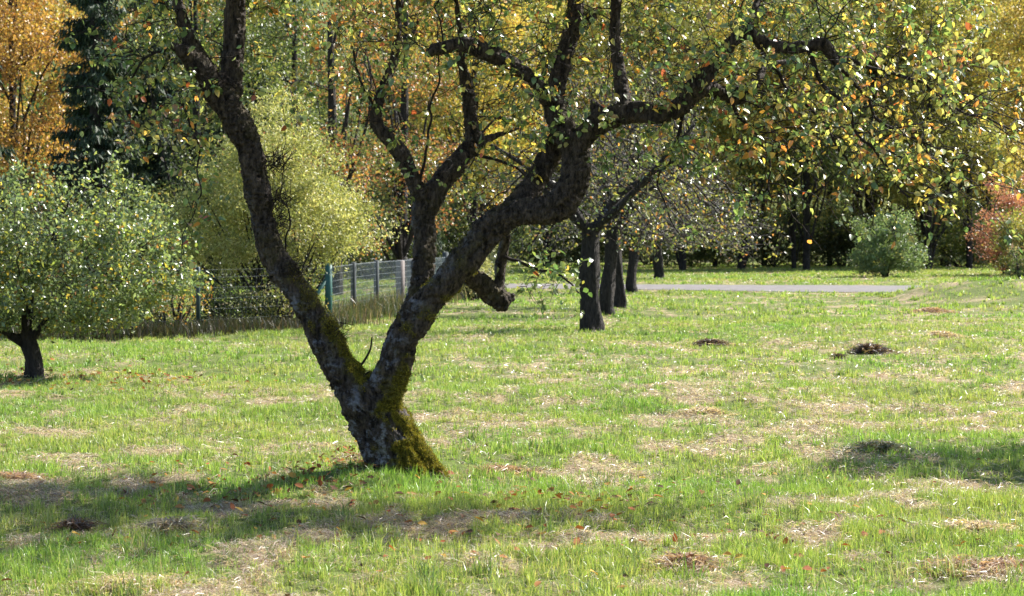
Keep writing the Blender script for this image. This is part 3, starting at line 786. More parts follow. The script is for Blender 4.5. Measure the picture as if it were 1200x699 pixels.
# long drooping whips on the outer right branch and under the crown
wp, wd_, wl = [], [], []
for S in guides[:5] * 9 + [LIMBS['right_out'], LIMBS['up_out'], LIMBS['right_out_low']] * 9 + [LIMBS['vertical'], LIMBS['right_up'], LIMBS['arch'], LIMBS['mid_left'], LIMBS['mid_right'], LIMBS['left_b'], LIMBS['left_a']] * 7 + [guides[5], guides[6]] * 6:
    q = S[rng.integers(len(S) // 4, len(S)), :3]
    right = q[0] > 1.2
    dr = np.array((.8, rng.normal(0, .35), rng.normal(.02, .35))) if right else np.array((rng.normal(0, .8), rng.normal(0, .5), rng.normal(.5, .4)))
    dr /= np.linalg.norm(dr); L_ = rng.uniform(.35, 1.15) if right else rng.uniform(.3, .9)
    t = np.linspace(0, 1, 12)[:, None]
    wob = np.cumsum(rng.normal(0, .012, (12, 3)), axis=0)
    pts = q + dr * L_ * t + np.array((0, 0, -1)) * L_ * (.55 if right else .25) * t ** 2 + wob
    if pts[:, 2].min() < 1.35: continue
    tube(g, np.hstack([pts, .0035 * (1 - t) + .0011]), 4, cap=False)
    wp.append(pts)
WH = np.array(wp)
link('twigs', g.mesh('twigs', BASE), M_TWIG, tree)
# watersprouts on the left limb and middle limb
# leaves
APPLE = [(4.2, (.080, .135, .050)), (4.2, (.17, .225, .075)), (2.8, (.36, .37, .13)), (1.5, (.52, .41, .10)), (.8, (.50, .23, .06)), (.35, (.34, .09, .04)), (.5, (.24, .15, .08))]
tipn = np.where(k_ & (desc < 14))[0]
N_LEAF = 76000
src = rng.choice(len(tipn), N_LEAF)
use_spur = rng.uniform(size=N_LEAF) < .55
spi = rng.integers(0, len(sp), N_LEAF)
Pn = nodes[tipn[src]] + (nodes[par[tipn[src]]] - nodes[tipn[src]]) * rng.uniform(0, 1, (N_LEAF, 1))
Pl = np.where(use_spur[:, None], P1[spi] + (P2[spi] - P1[spi]) * rng.uniform(0, 1, (N_LEAF, 1)), Pn)
# uneven foliage: patches where leaves have already fallen
den = fbm(Pl[:, 0] * 1.7, Pl[:, 1] * 1.7, Pl[:, 2] * 1.7, seed=31, octaves=3)
NW = 5500
wi, wj, wt_ = rng.integers(0, len(WH), NW), rng.integers(2, 11, NW), rng.uniform(0, 1, (NW, 1))
Pl = np.vstack([Pl, WH[wi, wj] * (1 - wt_) + WH[wi, wj + 1 - (wj > 10)] * wt_]); N_LEAF += NW; den = np.concatenate([den, np.full(NW, .49)])
keep = rng.uniform(size=N_LEAF) < np.clip((den - .43) * 11, .04, 1) * np.where(Pl[:, 2] > 3.12, 1.0, .44)
ex = [Pl[keep]]
for gi_, ne in ((7, 110), (5, 260), (6, 70), (0, 120), (1, 120), (3, 100), (8, 50)):
    S = guides[gi_]; q_ = S[rng.integers(int(len(S) * .25), len(S), ne), :3]
    ex.append(q_ + rng.normal(0, .075, (ne, 3)))
Pl = np.vstack(ex); n = len(Pl)
# leaves sit in rosettes on short spurs
ck = rng.choice(n, n // 4); own = rng.integers(0, len(ck), n); gr = rng.uniform(size=n) < .62
Pl = np.where(gr[:, None], Pl[ck][own] + rng.normal(0, .016, (n, 3)), Pl)
Dl = norm(rand_unit(n) + np.array([.15, -.1, -.55]))
Pl = Pl + Dl * .012
Nl = norm(rand_unit(n) * .8 + np.array([.35, -.3, .7]))
Ll = rng.uniform(.024, .060, n); Wl = Ll * rng.uniform(.5, .72, n)
hue = fbm(Pl[:, 0] * 1.4, Pl[:, 1] * 1.4, Pl[:, 2] * 1.4, seed=41, octaves=3)
Ca = pick(APPLE, n); Cb = pick(APPLE[:2], n); Cc = pick(APPLE[2:5], n)
u = rng.uniform(size=n)
Cl = np.where((u < np.clip((.50 - hue) * 4, 0, .7))[:, None], Cb, np.where((u > 1 - np.clip((hue - .53) * 4, 0, .5))[:, None], Cc, Ca))
g = Geo(); leaf_detailed(g, Pl, Dl, Nl, Ll, Wl, jitter_col(Cl, n, .25, .1))
link('foliage', g.mesh('foliage', BASE), M_LEAF, tree)
print('main tree nodes', len(nodes), 'leaves', n, 'trunk verts', nv)

# ------------------------------------------------------------------ trees of the orchard
def orchard_tree(name, label, px, Y, trunk_r, trunk_h, blobs, pal, n_attr, n_leaf, leaf, step=.14, tip=.0035, twig_mat=None, lean=0.0, seed=1, group=None, trop=(0, 0, .02), leafmat=None, leaf_dir=(0, 0, -.3), patchy=4.0, spread=.05, fork=3, mult=1.0, clumps=None):
    """blobs are given relative to the foot of the trunk, in metres"""
    g_ = np.random.default_rng(seed)
    X = X_at(px, Y); z = float(g_h(np.array([X]), np.array([Y]))[0]); O = np.array((X, Y, z))
    root = empty(name, O); tag(root, label, 'tree', group)
    B = np.array(blobs, float)
    geo = Geo()
    ht = trunk_h
    lean = lean + g_.uniform(-.09, .09)
    S = spline([(0, 0, -.15, trunk_r * 1.1), (0, 0, .06, trunk_r * 1.02), (lean * .2, 0, ht * .5, trunk_r * .93), (lean, 0, ht, trunk_r * .85)], 14)
    ph_ = g_.uniform(0, 6, 3)
    S[:, 0] += .03 * np.sin(S[:, 2] * 3 + ph_[0]) * (S[:, 2] > .1); S[:, 3] *= 1 + .08 * np.sin(S[:, 2] * 7 + ph_[1]) + +.13 * np.exp(-np.maximum(S[:, 2], 0) / .09)
    tube(geo, S, 22, lump=lambda i, a: 1 + .09 * np.sin(3 * a + i * .2 + ph_[2]) + .05 * np.sin(5 * a + 1 + i * .3) + .03 * np.sin(11 * a + i * .5))
    starts = [S[-1, :3]]
    cen = (B[:, :3] * B[:, 6:7]).sum(0) / B[:, 6].sum()
    for f in range(fork):
        b = B[g_.integers(0, min(len(B), 5))]
        tgt = b[:3] + g_.normal(size=3) * b[3:6] * .3; tgt[2] = max(tgt[2], ht * 1.0 + np.hypot(tgt[0], tgt[1]) * .75)
        p0 = S[-1, :3]; mid = p0 + (tgt - p0) * .45 + g_.normal(size=3) * .16
        L_ = spline([(*p0 - np.array((0, 0, .15)), trunk_r * .5), (*mid, trunk_r * .28), (*tgt, trunk_r * .12)], 8)
        tube(geo, L_, 9); starts += [q[:3] for q in L_[6::3]]
    A = blob_points(B, n_attr, g_)
    nodes, par = colonize(starts, A, step, step * 7, step * 1.25, 60, trop, .25, g_)
    r, desc = pipe_radii(par, 1, tip, 2.3, cap=trunk_r * .45)
    k = par >= 0
    tw = Geo()
    cones(tw, nodes[par[k]], nodes[k], np.minimum(r[par[k]], r[k] * 1.4), r[k], 4)
    link('trunk', geo.mesh('trunk'), M_BARK, root)
    link('branches', tw.mesh('branches'), twig_mat or M_TWIG, root)
    ids = np.where(k & (desc < 12))[0]
    s = g_.choice(ids, n_leaf)
    P = nodes[s] + g_.normal(0, spread, (n_leaf, 3))
    dn = fbm(P[:, 0] * 1.3 + X, P[:, 1] * 1.3, P[:, 2] * 1.3, seed=seed + 5, octaves=3)
    P = P[g_.uniform(size=n_leaf) < np.clip((dn - .5) * patchy + .65, .1, 1)]; n = len(P)
    gg = Geo()
    leaf_quads(gg, P, rand_unit(n, g_) + np.array(leaf_dir), leaf * g_.uniform(.6, 1.2, n), leaf * .6, jitter_col(pick(pal, n, g_), n, .3, .08, g_), g_)
    link('foliage', gg.mesh('foliage'), leafmat or M_LEAF, root)
    return root

# left apple tree, silvery green
SILVER = [(5, (.12, .17, .075)), (3, (.19, .24, .12)), (1.6, (.22, .26, .07)), (.5, (.42, .34, .06)), (.2, (.3, .16, .05))]
kz = 23 / FPX
def lb(px, py, rx, ry, rd, w=1, dy=0):   # blob of the left tree from photo pixels, relative to its foot
    c = at(px, py, 23 + dy); f = at(40, 442, 23); return (c[0] - f[0], c[1] - 23, c[2] - f[2], rx * kz, rd, ry * kz, w)
orchard_tree('apple_tree', 'small silvery green apple tree with short trunk at the left edge', 40, 23.0, .105, .52,
    [lb(60, 270, 110, 65, 1.1), lb(140, 290, 80, 70, 1.0), lb(20, 340, 90, 55, 1.0), lb(110, 340, 75, 55, .9), lb(60, 220, 60, 30, .7), lb(125, 232, 45, 32, .6), lb(48, 200, 9, 26, .2, 3), lb(80, 196, 8, 24, .2, 3), lb(102, 190, 8, 28, .2, 3), lb(135, 205, 8, 26, .2, 3), lb(165, 238, 8, 24, .2, 3), lb(15, 205, 9, 26, .2, 3), lb(205, 262, 12, 20, .2, 2), lb(215, 335, 26, 18, .3, 1), lb(60, 385, 12, 16, .25, 1.5), lb(185, 310, 45, 45, .6, .7), lb(-60, 300, 90, 80, 1.0), lb(155, 380, 20, 30, .3, .6)],
    SILVER, 2300, 44000, .062, step=.10, tip=.0022, seed=11, spread=.05, patchy=6.5, fork=5, trop=(0, 0, .06), leaf_dir=(0, 0, .1))

# the row of trees in the middle
ROWPAL = [(3, (.06, .09, .03)), (3, (.12, .14, .045)), (1.5, (.26, .23, .06)), (.6, (.28, .14, .05)), (1.5, (.18, .17, .13))]
ROW = [(693, 34.0, .178, 1.8, 1.0), (713, 41.0, .14, 1.8, 1.0), (725, 45.0, .125, 1.8, 1.0), (741, 56.5, .14, 1.6, 1.1), (772, 74, .19, 1.3, 1.4)]
ROWL = ['gnarled dark tree with thickest trunk, first of the row behind the leaning tree', 'second trunk of the row, just right of the first and thickest one',
        'third trunk of the row, close behind the second', 'fourth tree of the row, its foot at the near edge of the path', 'last tree of the row, standing beyond the path']
for i, (px, Y, tr, th, s) in enumerate(ROW):
    orchard_tree('orchard_tree', ROWL[i], px, Y, tr, th,
        [(.3, 0, 2.5, 2.0 * s, 1.8 * s, 1.1 * s, 1), (1.7, .2, 2.1, 1.5 * s, 1.2 * s, .9 * s, .9), (-1.2, 0, 2.3, 1.2 * s, 1.2 * s, .9 * s, .7), (.2, 0, 4.0, 1.9 * s, 1.6 * s, 1.3 * s, .9), (-1.9, 0, 2.6, 1.0 * s, 1, .8 * s, .7), (2.6, 0, 1.6, .9 * s, .9, .6, .9), (-1.3, 0, 1.5, .8 * s, .9, .5, .6), (1.0, 0, 1.6, 1.0 * s, 1.0, .5, .8)],
        ROWPAL, 2600 if i < 2 else 1700, 5600 if i < 2 else 4200, .07 + .02 * (i > 2), step=.16 if i < 3 else .2, tip=.0048 + .0012 * i, twig_mat=M_TWIG_PALE if i in (1, 2) else M_TWIG, seed=20 + i, group='row of trees along the lawn', trop=(.03, 0, -.05), fork=5)

# shrub-like willow behind the fence: fine, pale yellow green
def dense_plant(name, label, cat, px, Y, blobs, pal, n, leaf, aspect=.5, down=.3, mat=None, seed=1, trunk=None, stems=7, ncl=120, sig=.3, group=None, stem_r=.03, shell=.5, barkm=None, extra=None, palclump=True, flat=.7):
    """plant made of a woody frame and leaf clumps; blobs relative to its foot"""
    g_ = np.random.default_rng(seed)
    X = X_at(px, Y); z = float(g_h(np.array([X]), np.array([Y]))[0])
    root = empty(name, (X, Y, z)); tag(root, label, cat, group)
    B = np.array(blobs, float)
    w = B[:, 6] * B[:, 3] * B[:, 4] * B[:, 5]; w /= w.sum()
    k = g_.choice(len(B), ncl, p=w)
    u = rand_unit(ncl, g_) * (g_.uniform(shell ** 3, 1, (ncl, 1)) ** (1 / 3))
    Cn = B[k, :3] + u * B[k, 3:6]
    Cn = Cn[Cn[:, 2] > .05]; ncl = len(Cn)
    # woody frame
    wd = Geo()
    if trunk:
        tr, th = trunk
        top = (g_.normal(0, .1), 0, th)
        S = spline([(0, 0, -.3, tr * 1.4), (0, 0, .1, tr * 1.1), (top[0] * .5, 0, th * .5, tr * .9), (*top, tr * .45)], 10)
        tube(wd, S, 12)
        for q in g_.choice(ncl, min(ncl, stems), replace=False):
            hgt = g_.uniform(.25, .95); b0 = S[int(hgt * (len(S) - 1)), :3]
            b0 = b0 if b0[2] < Cn[q][2] + 1 else S[int(.4 * (len(S) - 1)), :3]
            md = b0 + (Cn[q] - b0) * .5 + g_.normal(0, .25, 3) + np.array([0, 0, .3])
            tube(wd, spline([(*b0, tr * .4), (*md, tr * .25), (*Cn[q], tr * .08)], 6), 6)
    else:
        for q in g_.choice(ncl, min(ncl, stems), replace=False):
            b0 = np.array((g_.normal(0, .12), g_.normal(0, .12), -.1)); md = b0 + (Cn[q] - b0) * .5 + g_.normal(0, .1, 3)
            tube(wd, spline([(*b0, stem_r), (*md, stem_r * .7), (*Cn[q], stem_r * .25)], 6), 6)
    link('trunk' if trunk else 'stems', wd.mesh('wood'), barkm or M_BARK, root)
    q = g_.integers(0, ncl, n)
    sg = sig * g_.uniform(.6, 1.3, ncl)[q][:, None]
    P = Cn[q] + g_.normal(size=(n, 3)) * sg * np.array([1, 1, flat])
    keep = P[:, 2] > .02; P, q = P[keep], q[keep]; n = len(P)
    if palclump:
        base = pick(pal, ncl, g_)[q]; own = pick(pal, n, g_)
        C = np.where(g_.uniform(size=(n, 1)) < .55, base, own) * g_.uniform(.8, 1.2, ncl)[q][:, None]
    else: C = pick(pal, n, g_)
    gg = Geo()
    leaf_quads(gg, P, rand_unit(n, g_) + np.array([0, 0, -down]), leaf * g_.uniform(.6, 1.25, n), leaf * aspect, jitter_col(C, n, .25, .07, g_), g_)
    link('crown', gg.mesh('crown'), mat or M_LEAF_FAR, root)
    return root

WILLOW = [(4, (.28, .30, .10)), (3, (.40, .40, .16)), (2, (.17, .20, .06)), (1, (.50, .48, .24))]
dense_plant('willow', 'pale yellow green willow bush behind the fence between the trunk limbs', 'tree', 322, 37,
    [(0, 0, 1.9, 1.8, 1.3, .9, 1), (.1, 0, 2.7, 1.2, 1.0, 1.0, 1), (0, 0, 3.5, .6, .6, .8, .9), (-1.1, .1, 1.7, 1.1, .9, .8, .8), (1.15, 0, 1.55, .9, .8, .65, .9), (-.6, 0, 2.4, 1.1, .9, .8, .8)],
    WILLOW, 52000, .075, .3, .6, M_LEAF_FAR, 31, stems=26, ncl=420, sig=.15, stem_r=.03, shell=.45)

# conifers
def conifer(label, px, Y, h, r, pal, seed, z0=.6, cat='tree', group=None, dens=1.0):
    g_ = np.random.default_rng(seed); X = X_at(px, Y); z = float(g_h(np.array([X]), np.array([Y]))[0])
    root = empty('spruce_tree', (X, Y, z)); tag(root, label, cat, group)
    wd = Geo(); tube(wd, spline([(0, 0, -.3, .26), (0, 0, h * .5, .16), (0, 0, h, .02)], 10), 10)
    gg = Geo(); hh = z0
    while hh < h - .2:
        rr = r * (1 - hh / h) ** .75
        for _ in range(6):
            a = g_.uniform(0, 2 * np.pi); L_ = rr * g_.uniform(.65, 1.1)
            o = np.array((np.cos(a), np.sin(a), 0))
            t = np.linspace(0, 1, 8)[:, None]
            B = np.array((0, 0, hh)) + o * L_ * t + np.array((0, 0, 1)) * (-.32 * L_ * t + .18 * L_ * t ** 3)
            tube(wd, np.hstack([B, (.03 * (1 - t) + .006)]), 4)
            n = int(110 * L_ * dens) + 12
            tt = g_.uniform(.12, 1, n); P = np.array((0, 0, hh)) + o * L_ * tt[:, None] + np.stack([np.zeros(n), np.zeros(n), -.32 * L_ * tt + .18 * L_ * tt ** 3], -1)
            P += g_.normal(0, .07, (n, 3))
            side = np.cross(o, (0, 0, 1.)) * g_.choice([-1, 1], n)[:, None]
            D = side * .5 + o * .4 + np.array((0, 0, -1.1)) + g_.normal(0, .3, (n, 3))
            leaf_quads(gg, P, D, g_.uniform(.12, .34, n), .055, jitter_col(pick(pal, n, g_), n, .3, .08, g_), g_)
        hh += .33
    link('trunk', wd.mesh('trunk'), M_BARK, root); link('crown', gg.mesh('crown'), M_NEEDLE, root)
    return root
SPR = [(3, (.022, .042, .020)), (2, (.035, .058, .028)), (1, (.05, .07, .03))]
conifer('tall dark spruce standing in front of the golden tree at upper left', 114, 62, 17, 1.75, SPR, 41)
conifer('dark spruce right of the tall one, partly behind the hanging leaves', 186, 72, 14, 2.5, SPR, 42)
conifer('dark conifer reaching in from the left edge of the picture', -72, 48, 11, 2.2, SPR, 43)
conifer('dark spruce behind the orange foliage left of centre', 292, 86, 17, 3.4, SPR, 44)
conifer('dark conifer low behind the fence posts', 480, 74, 4.2, 2.4, SPR, 45)

# background broadleaf trees: px, Y, height, radius, crown bottom, palette, label
GOLD = [(4, (.40, .25, .065)), (3, (.32, .17, .05)), (2, (.32, .27, .07)), (1.4, (.20, .11, .06))]
RUST = [(3, (.28, .125, .055)), (3, (.14, .15, .045)), (2, (.36, .22, .07)), (3, (.08, .10, .035))]
GREENB = [(4, (.075, .11, .035)), (2, (.12, .155, .045)), (1, (.22, .22, .07))]
OLIVE = [(4, (.17, .19, .05)), (3, (.27, .27, .07)), (1.5, (.38, .31, .08)), (1, (.09, .11, .03))]
OCHRE = [(4, (.44, .36, .12)), (3, (.34, .30, .08)), (2, (.50, .36, .08)), (1, (.20, .19, .06))]
YELG = [(4, (.36, .33, .08)), (3, (.48, .36, .08)), (2, (.19, .21, .05)), (1, (.38, .19, .06))]
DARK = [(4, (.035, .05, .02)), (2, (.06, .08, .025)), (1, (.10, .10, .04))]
BIG = [
 (18, 78, 13.5, 3.6, .5, GOLD, 'golden orange tree at the left edge behind the spruce'),
 (-75, 84, 15, 4.0, .5, GOLD, 'second golden tree, mostly beyond the left edge'),
 (232, 66, 12, 2.9, .3, GREENB, 'dark green broadleaf tree right of the spruces'),
 (395, 54, 9.0, 2.6, .6, RUST, 'rust and green tree behind the willow bush'),
 (470, 62, 11, 2.8, .8, RUST, 'rust coloured tree behind the middle limb'),
 (345, 70, 12, 3.0, .5, GREENB, 'green tree far behind the left limb'),
 (555, 80, 13, 3.4, 1.6, YELG, 'yellow and orange tree behind the arching branch'),
 (640, 92, 14, 3.8, 2.0, OLIVE, 'olive tree behind the crook of the right limb'),
 (720, 93, 15, 4.2, 2.2, YELG, 'tall yellowing tree behind the row of trunks'),
 (800, 90, 14, 4.0, 1.6, OLIVE, 'olive green tree at the edge of the wood beyond the path'),
 (868, 92, 15, 4.2, 1.4, YELG, 'yellowing tree in the wood right of the olive one'),
 (945, 91, 14, 4.0, 1.2, GREENB, 'dark green tree of the wood left of the round bush'),
 (1020, 96, 15, 4.3, 1.6, OLIVE, 'tall thin olive tree right above the round bush'),
 (1088, 94, 14, 3.8, 1.6, OLIVE, 'olive tree with dark trunk right of the round bush'),
 (1150, 108, 18, 4.8, 2.6, OCHRE, 'pale golden tree at the upper right'),
 (1235, 100, 17, 4.8, 1.4, OCHRE, 'pale golden tree at the right edge'),
]
for i, (px, Y, h, r, cb, pal, lab) in enumerate(BIG):
    cz = (h + cb) / 2; hz = (h - cb) / 2
    g_ = np.random.default_rng(100 + i)
    bl = [(0, 0, cz, r * .8, r * .8, hz, 1.0)]
    for _ in range(7):
        a = g_.uniform(0, 2 * np.pi); rr = r * g_.uniform(.35, .62)
        bl.append((math.cos(a) * rr, math.sin(a) * rr, g_.uniform(cb + hz * .25, h - hz * .35), r * .5, r * .5, hz * g_.uniform(.22, .4), 1.3))
    dense_plant('broadleaf_tree', lab, 'tree', px, Y, bl, pal, int(24000 * (r / 4) ** 1.6 * (h / 14)), .15 if Y > 75 else .11, .62, .35, M_LEAF_FAR, 200 + i,
                trunk=(.15, h * .8), stems=22, ncl=int(150 * (r / 4) ** 2), sig=.42 if Y > 75 else .34, shell=.35, group='trees of the wood')

# undergrowth and shrubs at the edge of the wood
def shrub(label, px, Y, w, h, pal, n, leaf, seed, group=None, name='shrub', sig=.16, ncl=110, mat=None, stems=12, aspect=.55, down=0.0):
    gq = np.random.default_rng(seed + 7)
    tufts_ = [(gq.uniform(-.42, .42) * w, gq.uniform(-.2, .2) * w, h * gq.uniform(.6, 1.0), w * gq.uniform(.06, .13), w * .1, h * gq.uniform(.12, .24), 2.5) for _ in range(6)]
    return dense_plant(name, label, 'shrub', px, Y, tufts_ + [(0, 0, h * .5, w * .42, w * .4, h * .45, 1), (-w * .22, 0, h * .36, w * .28, w * .3, h * .3, 1), (w * .22, 0, h * .4, w * .28, w * .3, h * .34, 1)],
                       pal, n, leaf, aspect, down, mat or M_LEAF_FAR, seed, stems=stems, ncl=ncl, sig=sig, group=group, shell=.4)
shrub('round blue green bush standing alone before the wood at right', 1040, 77, 2.7, 2.1, [(4, (.14, .21, .09)), (2, (.21, .28, .14)), (2, (.09, .14, .055)), (.6, (.30, .31, .10))], 12000, .10, 301, sig=.17)
shrub('reddish pink shrub at the right edge before the golden trees', 1183, 80, 3.0, 3.5, [(4, (.38, .17, .13)), (2, (.45, .26, .17)), (1, (.22, .12, .07))], 8000, .11, 302, sig=.2)
shrub('olive shrub at the far right under the pink one', 1200, 77, 2.6, 2.4, OLIVE, 7000, .11, 303, sig=.2)
shrub('leafy weed plant at the right edge of the meadow', 1200, 50, .9, .8, [(3, (.10, .15, .05)), (1, (.25, .22, .12))], 1500, .06, 304, sig=.07, ncl=40)
shrub('low dark bush below the left apple tree near the fence', 105, 35.5, 1.6, 1.15, DARK, 6000, .06, 305)
shrub('yellow leaved sapling bush beside the fence post', 205, 33.6, 1.0, .95, [(3, (.32, .26, .05)), (2, (.36, .17, .04)), (2, (.12, .13, .04))], 900, .055, 306, sig=.09, ncl=40, stems=10)
shrub('dark green bush at the left under the apple tree', 25, 37, 1.8, 1.0, DARK, 5000, .06, 307)
shrub('low dark bush added for shade between the apple tree and the dark fence post', 165, 34.5, 1.3, .75, DARK, 4500, .05, 311)  # this and the next two are added to darken the shaded ground behind the fence
shrub('low dark bush added for shade under the willow, right of the dark fence post', 268, 35.5, 1.5, .7, DARK, 4500, .05, 312)  # added dark foliage standing in for shade under the willow
shrub('small dark bush added for shade at the foot of the willow beside the left limb', 312, 36.5, 1.0, .6, DARK, 3000, .05, 313)  # also added, its dark leaves serve as shade at the willow foot
shrub('dim green bush at the left picture edge before the hedge', -20, 38, 2.2, 1.2, GREENB, 5000, .06, 314)
shrub('thin bush with bare stems behind the left limb', 335, 35.2, 1.3, 1.0, [(3, (.15, .17, .05)), (1, (.25, .22, .08))], 1600, .05, 308, sig=.12, ncl=50, stems=14)
shrub('pale weedy bush at the far end of the fence', 552, 50, 1.1, 1.25, [(3, (.32, .32, .16)), (2, (.20, .22, .08)), (1, (.42, .38, .25))], 3200, .06, 309, sig=.1, ncl=60)
shrub('pale grey green bush beyond the stub of the right limb', 574, 55, 1.0, 1.5, [(3, (.30, .32, .20)), (2, (.18, .2, .09))], 2600, .06, 310, sig=.1, ncl=60)
UB = [(620, 96, 5, 3.0), (690, 90, 5, 3.2), (760, 97, 6, 3.4), (815, 92, 5, 3.0), (850, 101, 6, 3.8), (905, 94, 5, 3.0), (950, 99, 5, 3.4), (985, 92, 4, 2.6), (1075, 97, 5, 2.8), (1125, 92, 5, 2.6), (1170, 98, 6, 3.0)]
UL = ['behind the crook of the right limb', 'behind the first trunk of the row', 'behind the last tree of the row', 'right of the last tree of the row', 'in the middle of the wood edge', 'below the dark green tree of the wood',
      'between dark tree trunks left of the round bush', 'directly left of the round bush', 'directly right of the round bush', 'left of the pink shrub', 'in the gap behind the pink shrub']
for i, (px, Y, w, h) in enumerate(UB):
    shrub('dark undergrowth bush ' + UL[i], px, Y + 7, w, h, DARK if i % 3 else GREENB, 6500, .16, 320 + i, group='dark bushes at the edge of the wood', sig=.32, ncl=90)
# hedge bushes beyond the left lawn
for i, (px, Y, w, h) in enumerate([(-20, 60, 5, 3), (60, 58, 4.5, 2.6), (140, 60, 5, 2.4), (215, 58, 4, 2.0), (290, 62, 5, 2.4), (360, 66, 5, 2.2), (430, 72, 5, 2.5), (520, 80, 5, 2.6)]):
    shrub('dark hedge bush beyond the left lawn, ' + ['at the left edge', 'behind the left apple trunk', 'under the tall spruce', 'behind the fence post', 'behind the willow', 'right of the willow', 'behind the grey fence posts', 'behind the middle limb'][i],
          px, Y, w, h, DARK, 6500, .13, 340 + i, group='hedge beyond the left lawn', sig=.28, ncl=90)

# thin trunks of the wood: slender dark trees
SL = [(655, 104, .16), (700, 108, .12), (765, 106, .14), (838, 99, .12), (895, 103, .13), (930, 95, .10), (972, 102, .13), (1003, 97, .09), (1062, 99, .22), (1108, 101, .26), (1136, 97, .15)]
SLL = ['behind the crook of the right limb', 'behind the row of trunks', 'beyond the last row tree', 'right of the olive tree', 'between two yellowing trees', 'before the dark green tree',
       'left of the round bush', 'nearly behind the round bush', 'just right of the round bush', 'thick one left of the pink shrub', 'beside the pink shrub']
for i, (px, Y, tr) in enumerate(SL):
    g_ = np.random.default_rng(500 + i); h = g_.uniform(12, 15)
    dense_plant('slender_tree', 'slender dark trunked tree in the wood, ' + SLL[i], 'tree', px, Y, [(0, 0, h * .72, 1.7, 1.7, h * .3, 1), (.5, 0, h * .4, 1.3, 1.3, h * .14, .4)], OLIVE if i % 2 else YELG, 3800, .17, .6, .3, M_LEAF_FAR, 520 + i,
                trunk=(tr, h * .85), stems=16, ncl=70, sig=.4, group='slender trees of the wood', shell=.2)

# the wood on the slope behind, one mass
g_ = np.random.default_rng(900)
gw, gl = Geo(), Geo()
for i in range(120):
    Y = g_.uniform(118, 185); X = g_.uniform(-.30, .30) * Y; h = g_.uniform(11, 17); r = g_.uniform(2.6, 4.2)
    z = float(g_h(np.array([X]), np.array([Y]))[0])
    tube(gw, spline([(X, Y, z - .4, .2), (X + g_.normal(0, .2), Y, z + h * .5, .15), (X, Y, z + h * .9, .03)], 5), 5)
    pal = [OLIVE, YELG, GREENB, OCHRE, RUST, OLIVE][g_.integers(0, 6)]
    if X < -8: pal = [OLIVE, GREENB, GOLD, GREENB][g_.integers(0, 4)]
    n = 1700; ncl = 34
    Cn = np.array((X, Y, z + h * .55)) + rand_unit(ncl, g_) * g_.uniform(.5, 1, (ncl, 1)) * np.array((r, r, h * .42))
    q = g_.integers(0, ncl, n); P = Cn[q] + g_.normal(0, .7, (n, 3))
    leaf_quads(gl, P, rand_unit(n, g_), .42, .3, jitter_col(pick(pal, n, g_), n, .3, .08, g_), g_)
wood_o = tag(link('distant_wood', gl.mesh('distant_wood'), M_LEAF_FAR), 'mixed autumn wood rising on the slope behind everything', 'wood', kind='stuff')
wt = link('trunks', gw.mesh('trunks'), M_BARK, wood_o); wt['kind'] = 'stuff'

# an apple tree just outside the right edge: casts the dark patch on the meadow at right
orchard_tree('apple_tree', 'apple tree standing just outside the right edge, shading the meadow', 1615, 15.9, .13, 1.3,
    [(-.4, 0, 2.6, 1.6, 1.3, .8, 1), (.6, .2, 3.0, 1.2, 1.1, .8, 1), (-1.3, -.1, 2.5, .8, .7, .5, .8)], SILVER, 1300, 19000, .065, step=.13, tip=.003, seed=61, fork=0)

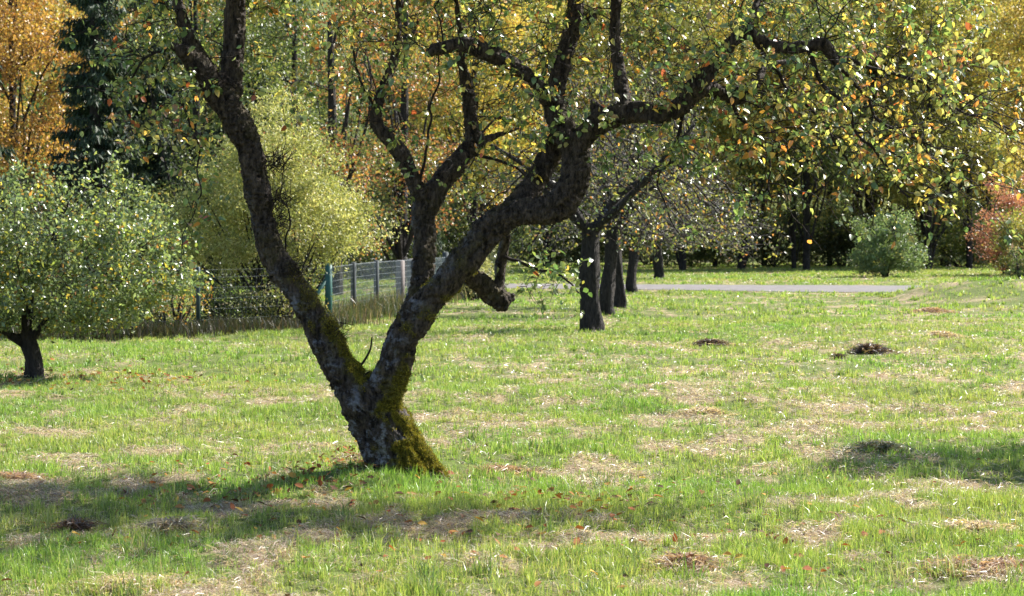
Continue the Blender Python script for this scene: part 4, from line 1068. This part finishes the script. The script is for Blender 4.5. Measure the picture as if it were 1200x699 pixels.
# ------------------------------------------------------------------ wire fence
fence = empty('wire_fence', (*FENCE_R[0], 0)); tag(fence, 'wire mesh fence with a green corner post and grey posts', 'fence')
FO = np.array((*FENCE_R[0], 0.))
def gz(x, y): return float(g_h(np.array([x]), np.array([y]))[0])
def post(x, y, h, r, mat, sides=10, brace=None, lab=None):
    g = Geo(); z = gz(x, y)
    S = np.array([(x, y, z - .2, r), (x, y, z + h * .5, r), (x, y, z + h - .012, r), (x, y, z + h, r * .7), (x, y, z + h + .004, r * .2)])
    tube(g, S, sides)
    if brace is not None: tube(g, np.array([(x + brace[0], y + brace[1], z - .05, r * .6), (x, y, z + h * .8, r * .6)]), 8)
    o = link('post', g.mesh('post', FO), mat, fence)
    if lab: o['label'] = lab
FH = 1.04
posts = []
post(*FENCE_R[0], FH + .06, .065, M_GREEN_POST, brace=(-.6, -.1), lab='green painted corner post with a brace')
post(*FENCE_L[2], FH + .04, .036, M_DARK_POST, lab='thin dark green post standing alone at left')
post(*FENCE_L[1], FH, .04, M_GREY_POST)
for q in (1, 2, 4, 5): post(*FENCE_R[q], FH + (.02 if q != 4 else .12), .055 if q != 4 else .085, M_GREY_POST)
post(X_at(469, 44.5), 44.5, FH, .10, M_WOOD_POST, lab='weathered wooden post'); post(X_at(483, 46), 46, FH, .12, M_WOOD_POST, lab='weathered wooden post')
def wires(A, B, vstep=.05, hstep=.10, r=.0016):
    A, B = np.array(A, float), np.array(B, float); L_ = np.linalg.norm(B - A)
    g = Geo(); za, zb = gz(*A), gz(*B)
    hs = np.arange(.06, FH, hstep); hs = np.append(hs, FH - .01)
    P0 = np.array([(A[0], A[1], za + h) for h in hs]); P1 = np.array([(B[0], B[1], zb + h) for h in hs])
    cones(g, P0, P1, np.full(len(hs), r * 1.3), np.full(len(hs), r * 1.3), 3)
    t = np.arange(0, L_, vstep) / L_
    Q = A + (B - A) * t[:, None]; z = za + (zb - za) * t
    cones(g, np.column_stack([Q, z + .04]), np.column_stack([Q, z + FH - .01]), np.full(len(t), r), np.full(len(t), r), 3)
    link('wire_mesh', g.mesh('wire_mesh', FO), M_WIRE, fence)
for seg in (FENCE_R,):
    for a, b in zip(seg[:-1], seg[1:]): wires(a, b, .06, .12, .0024)
for a, b in zip(FENCE_L[:-1], FENCE_L[1:]): wires(a, b, .15, .17, .0007)
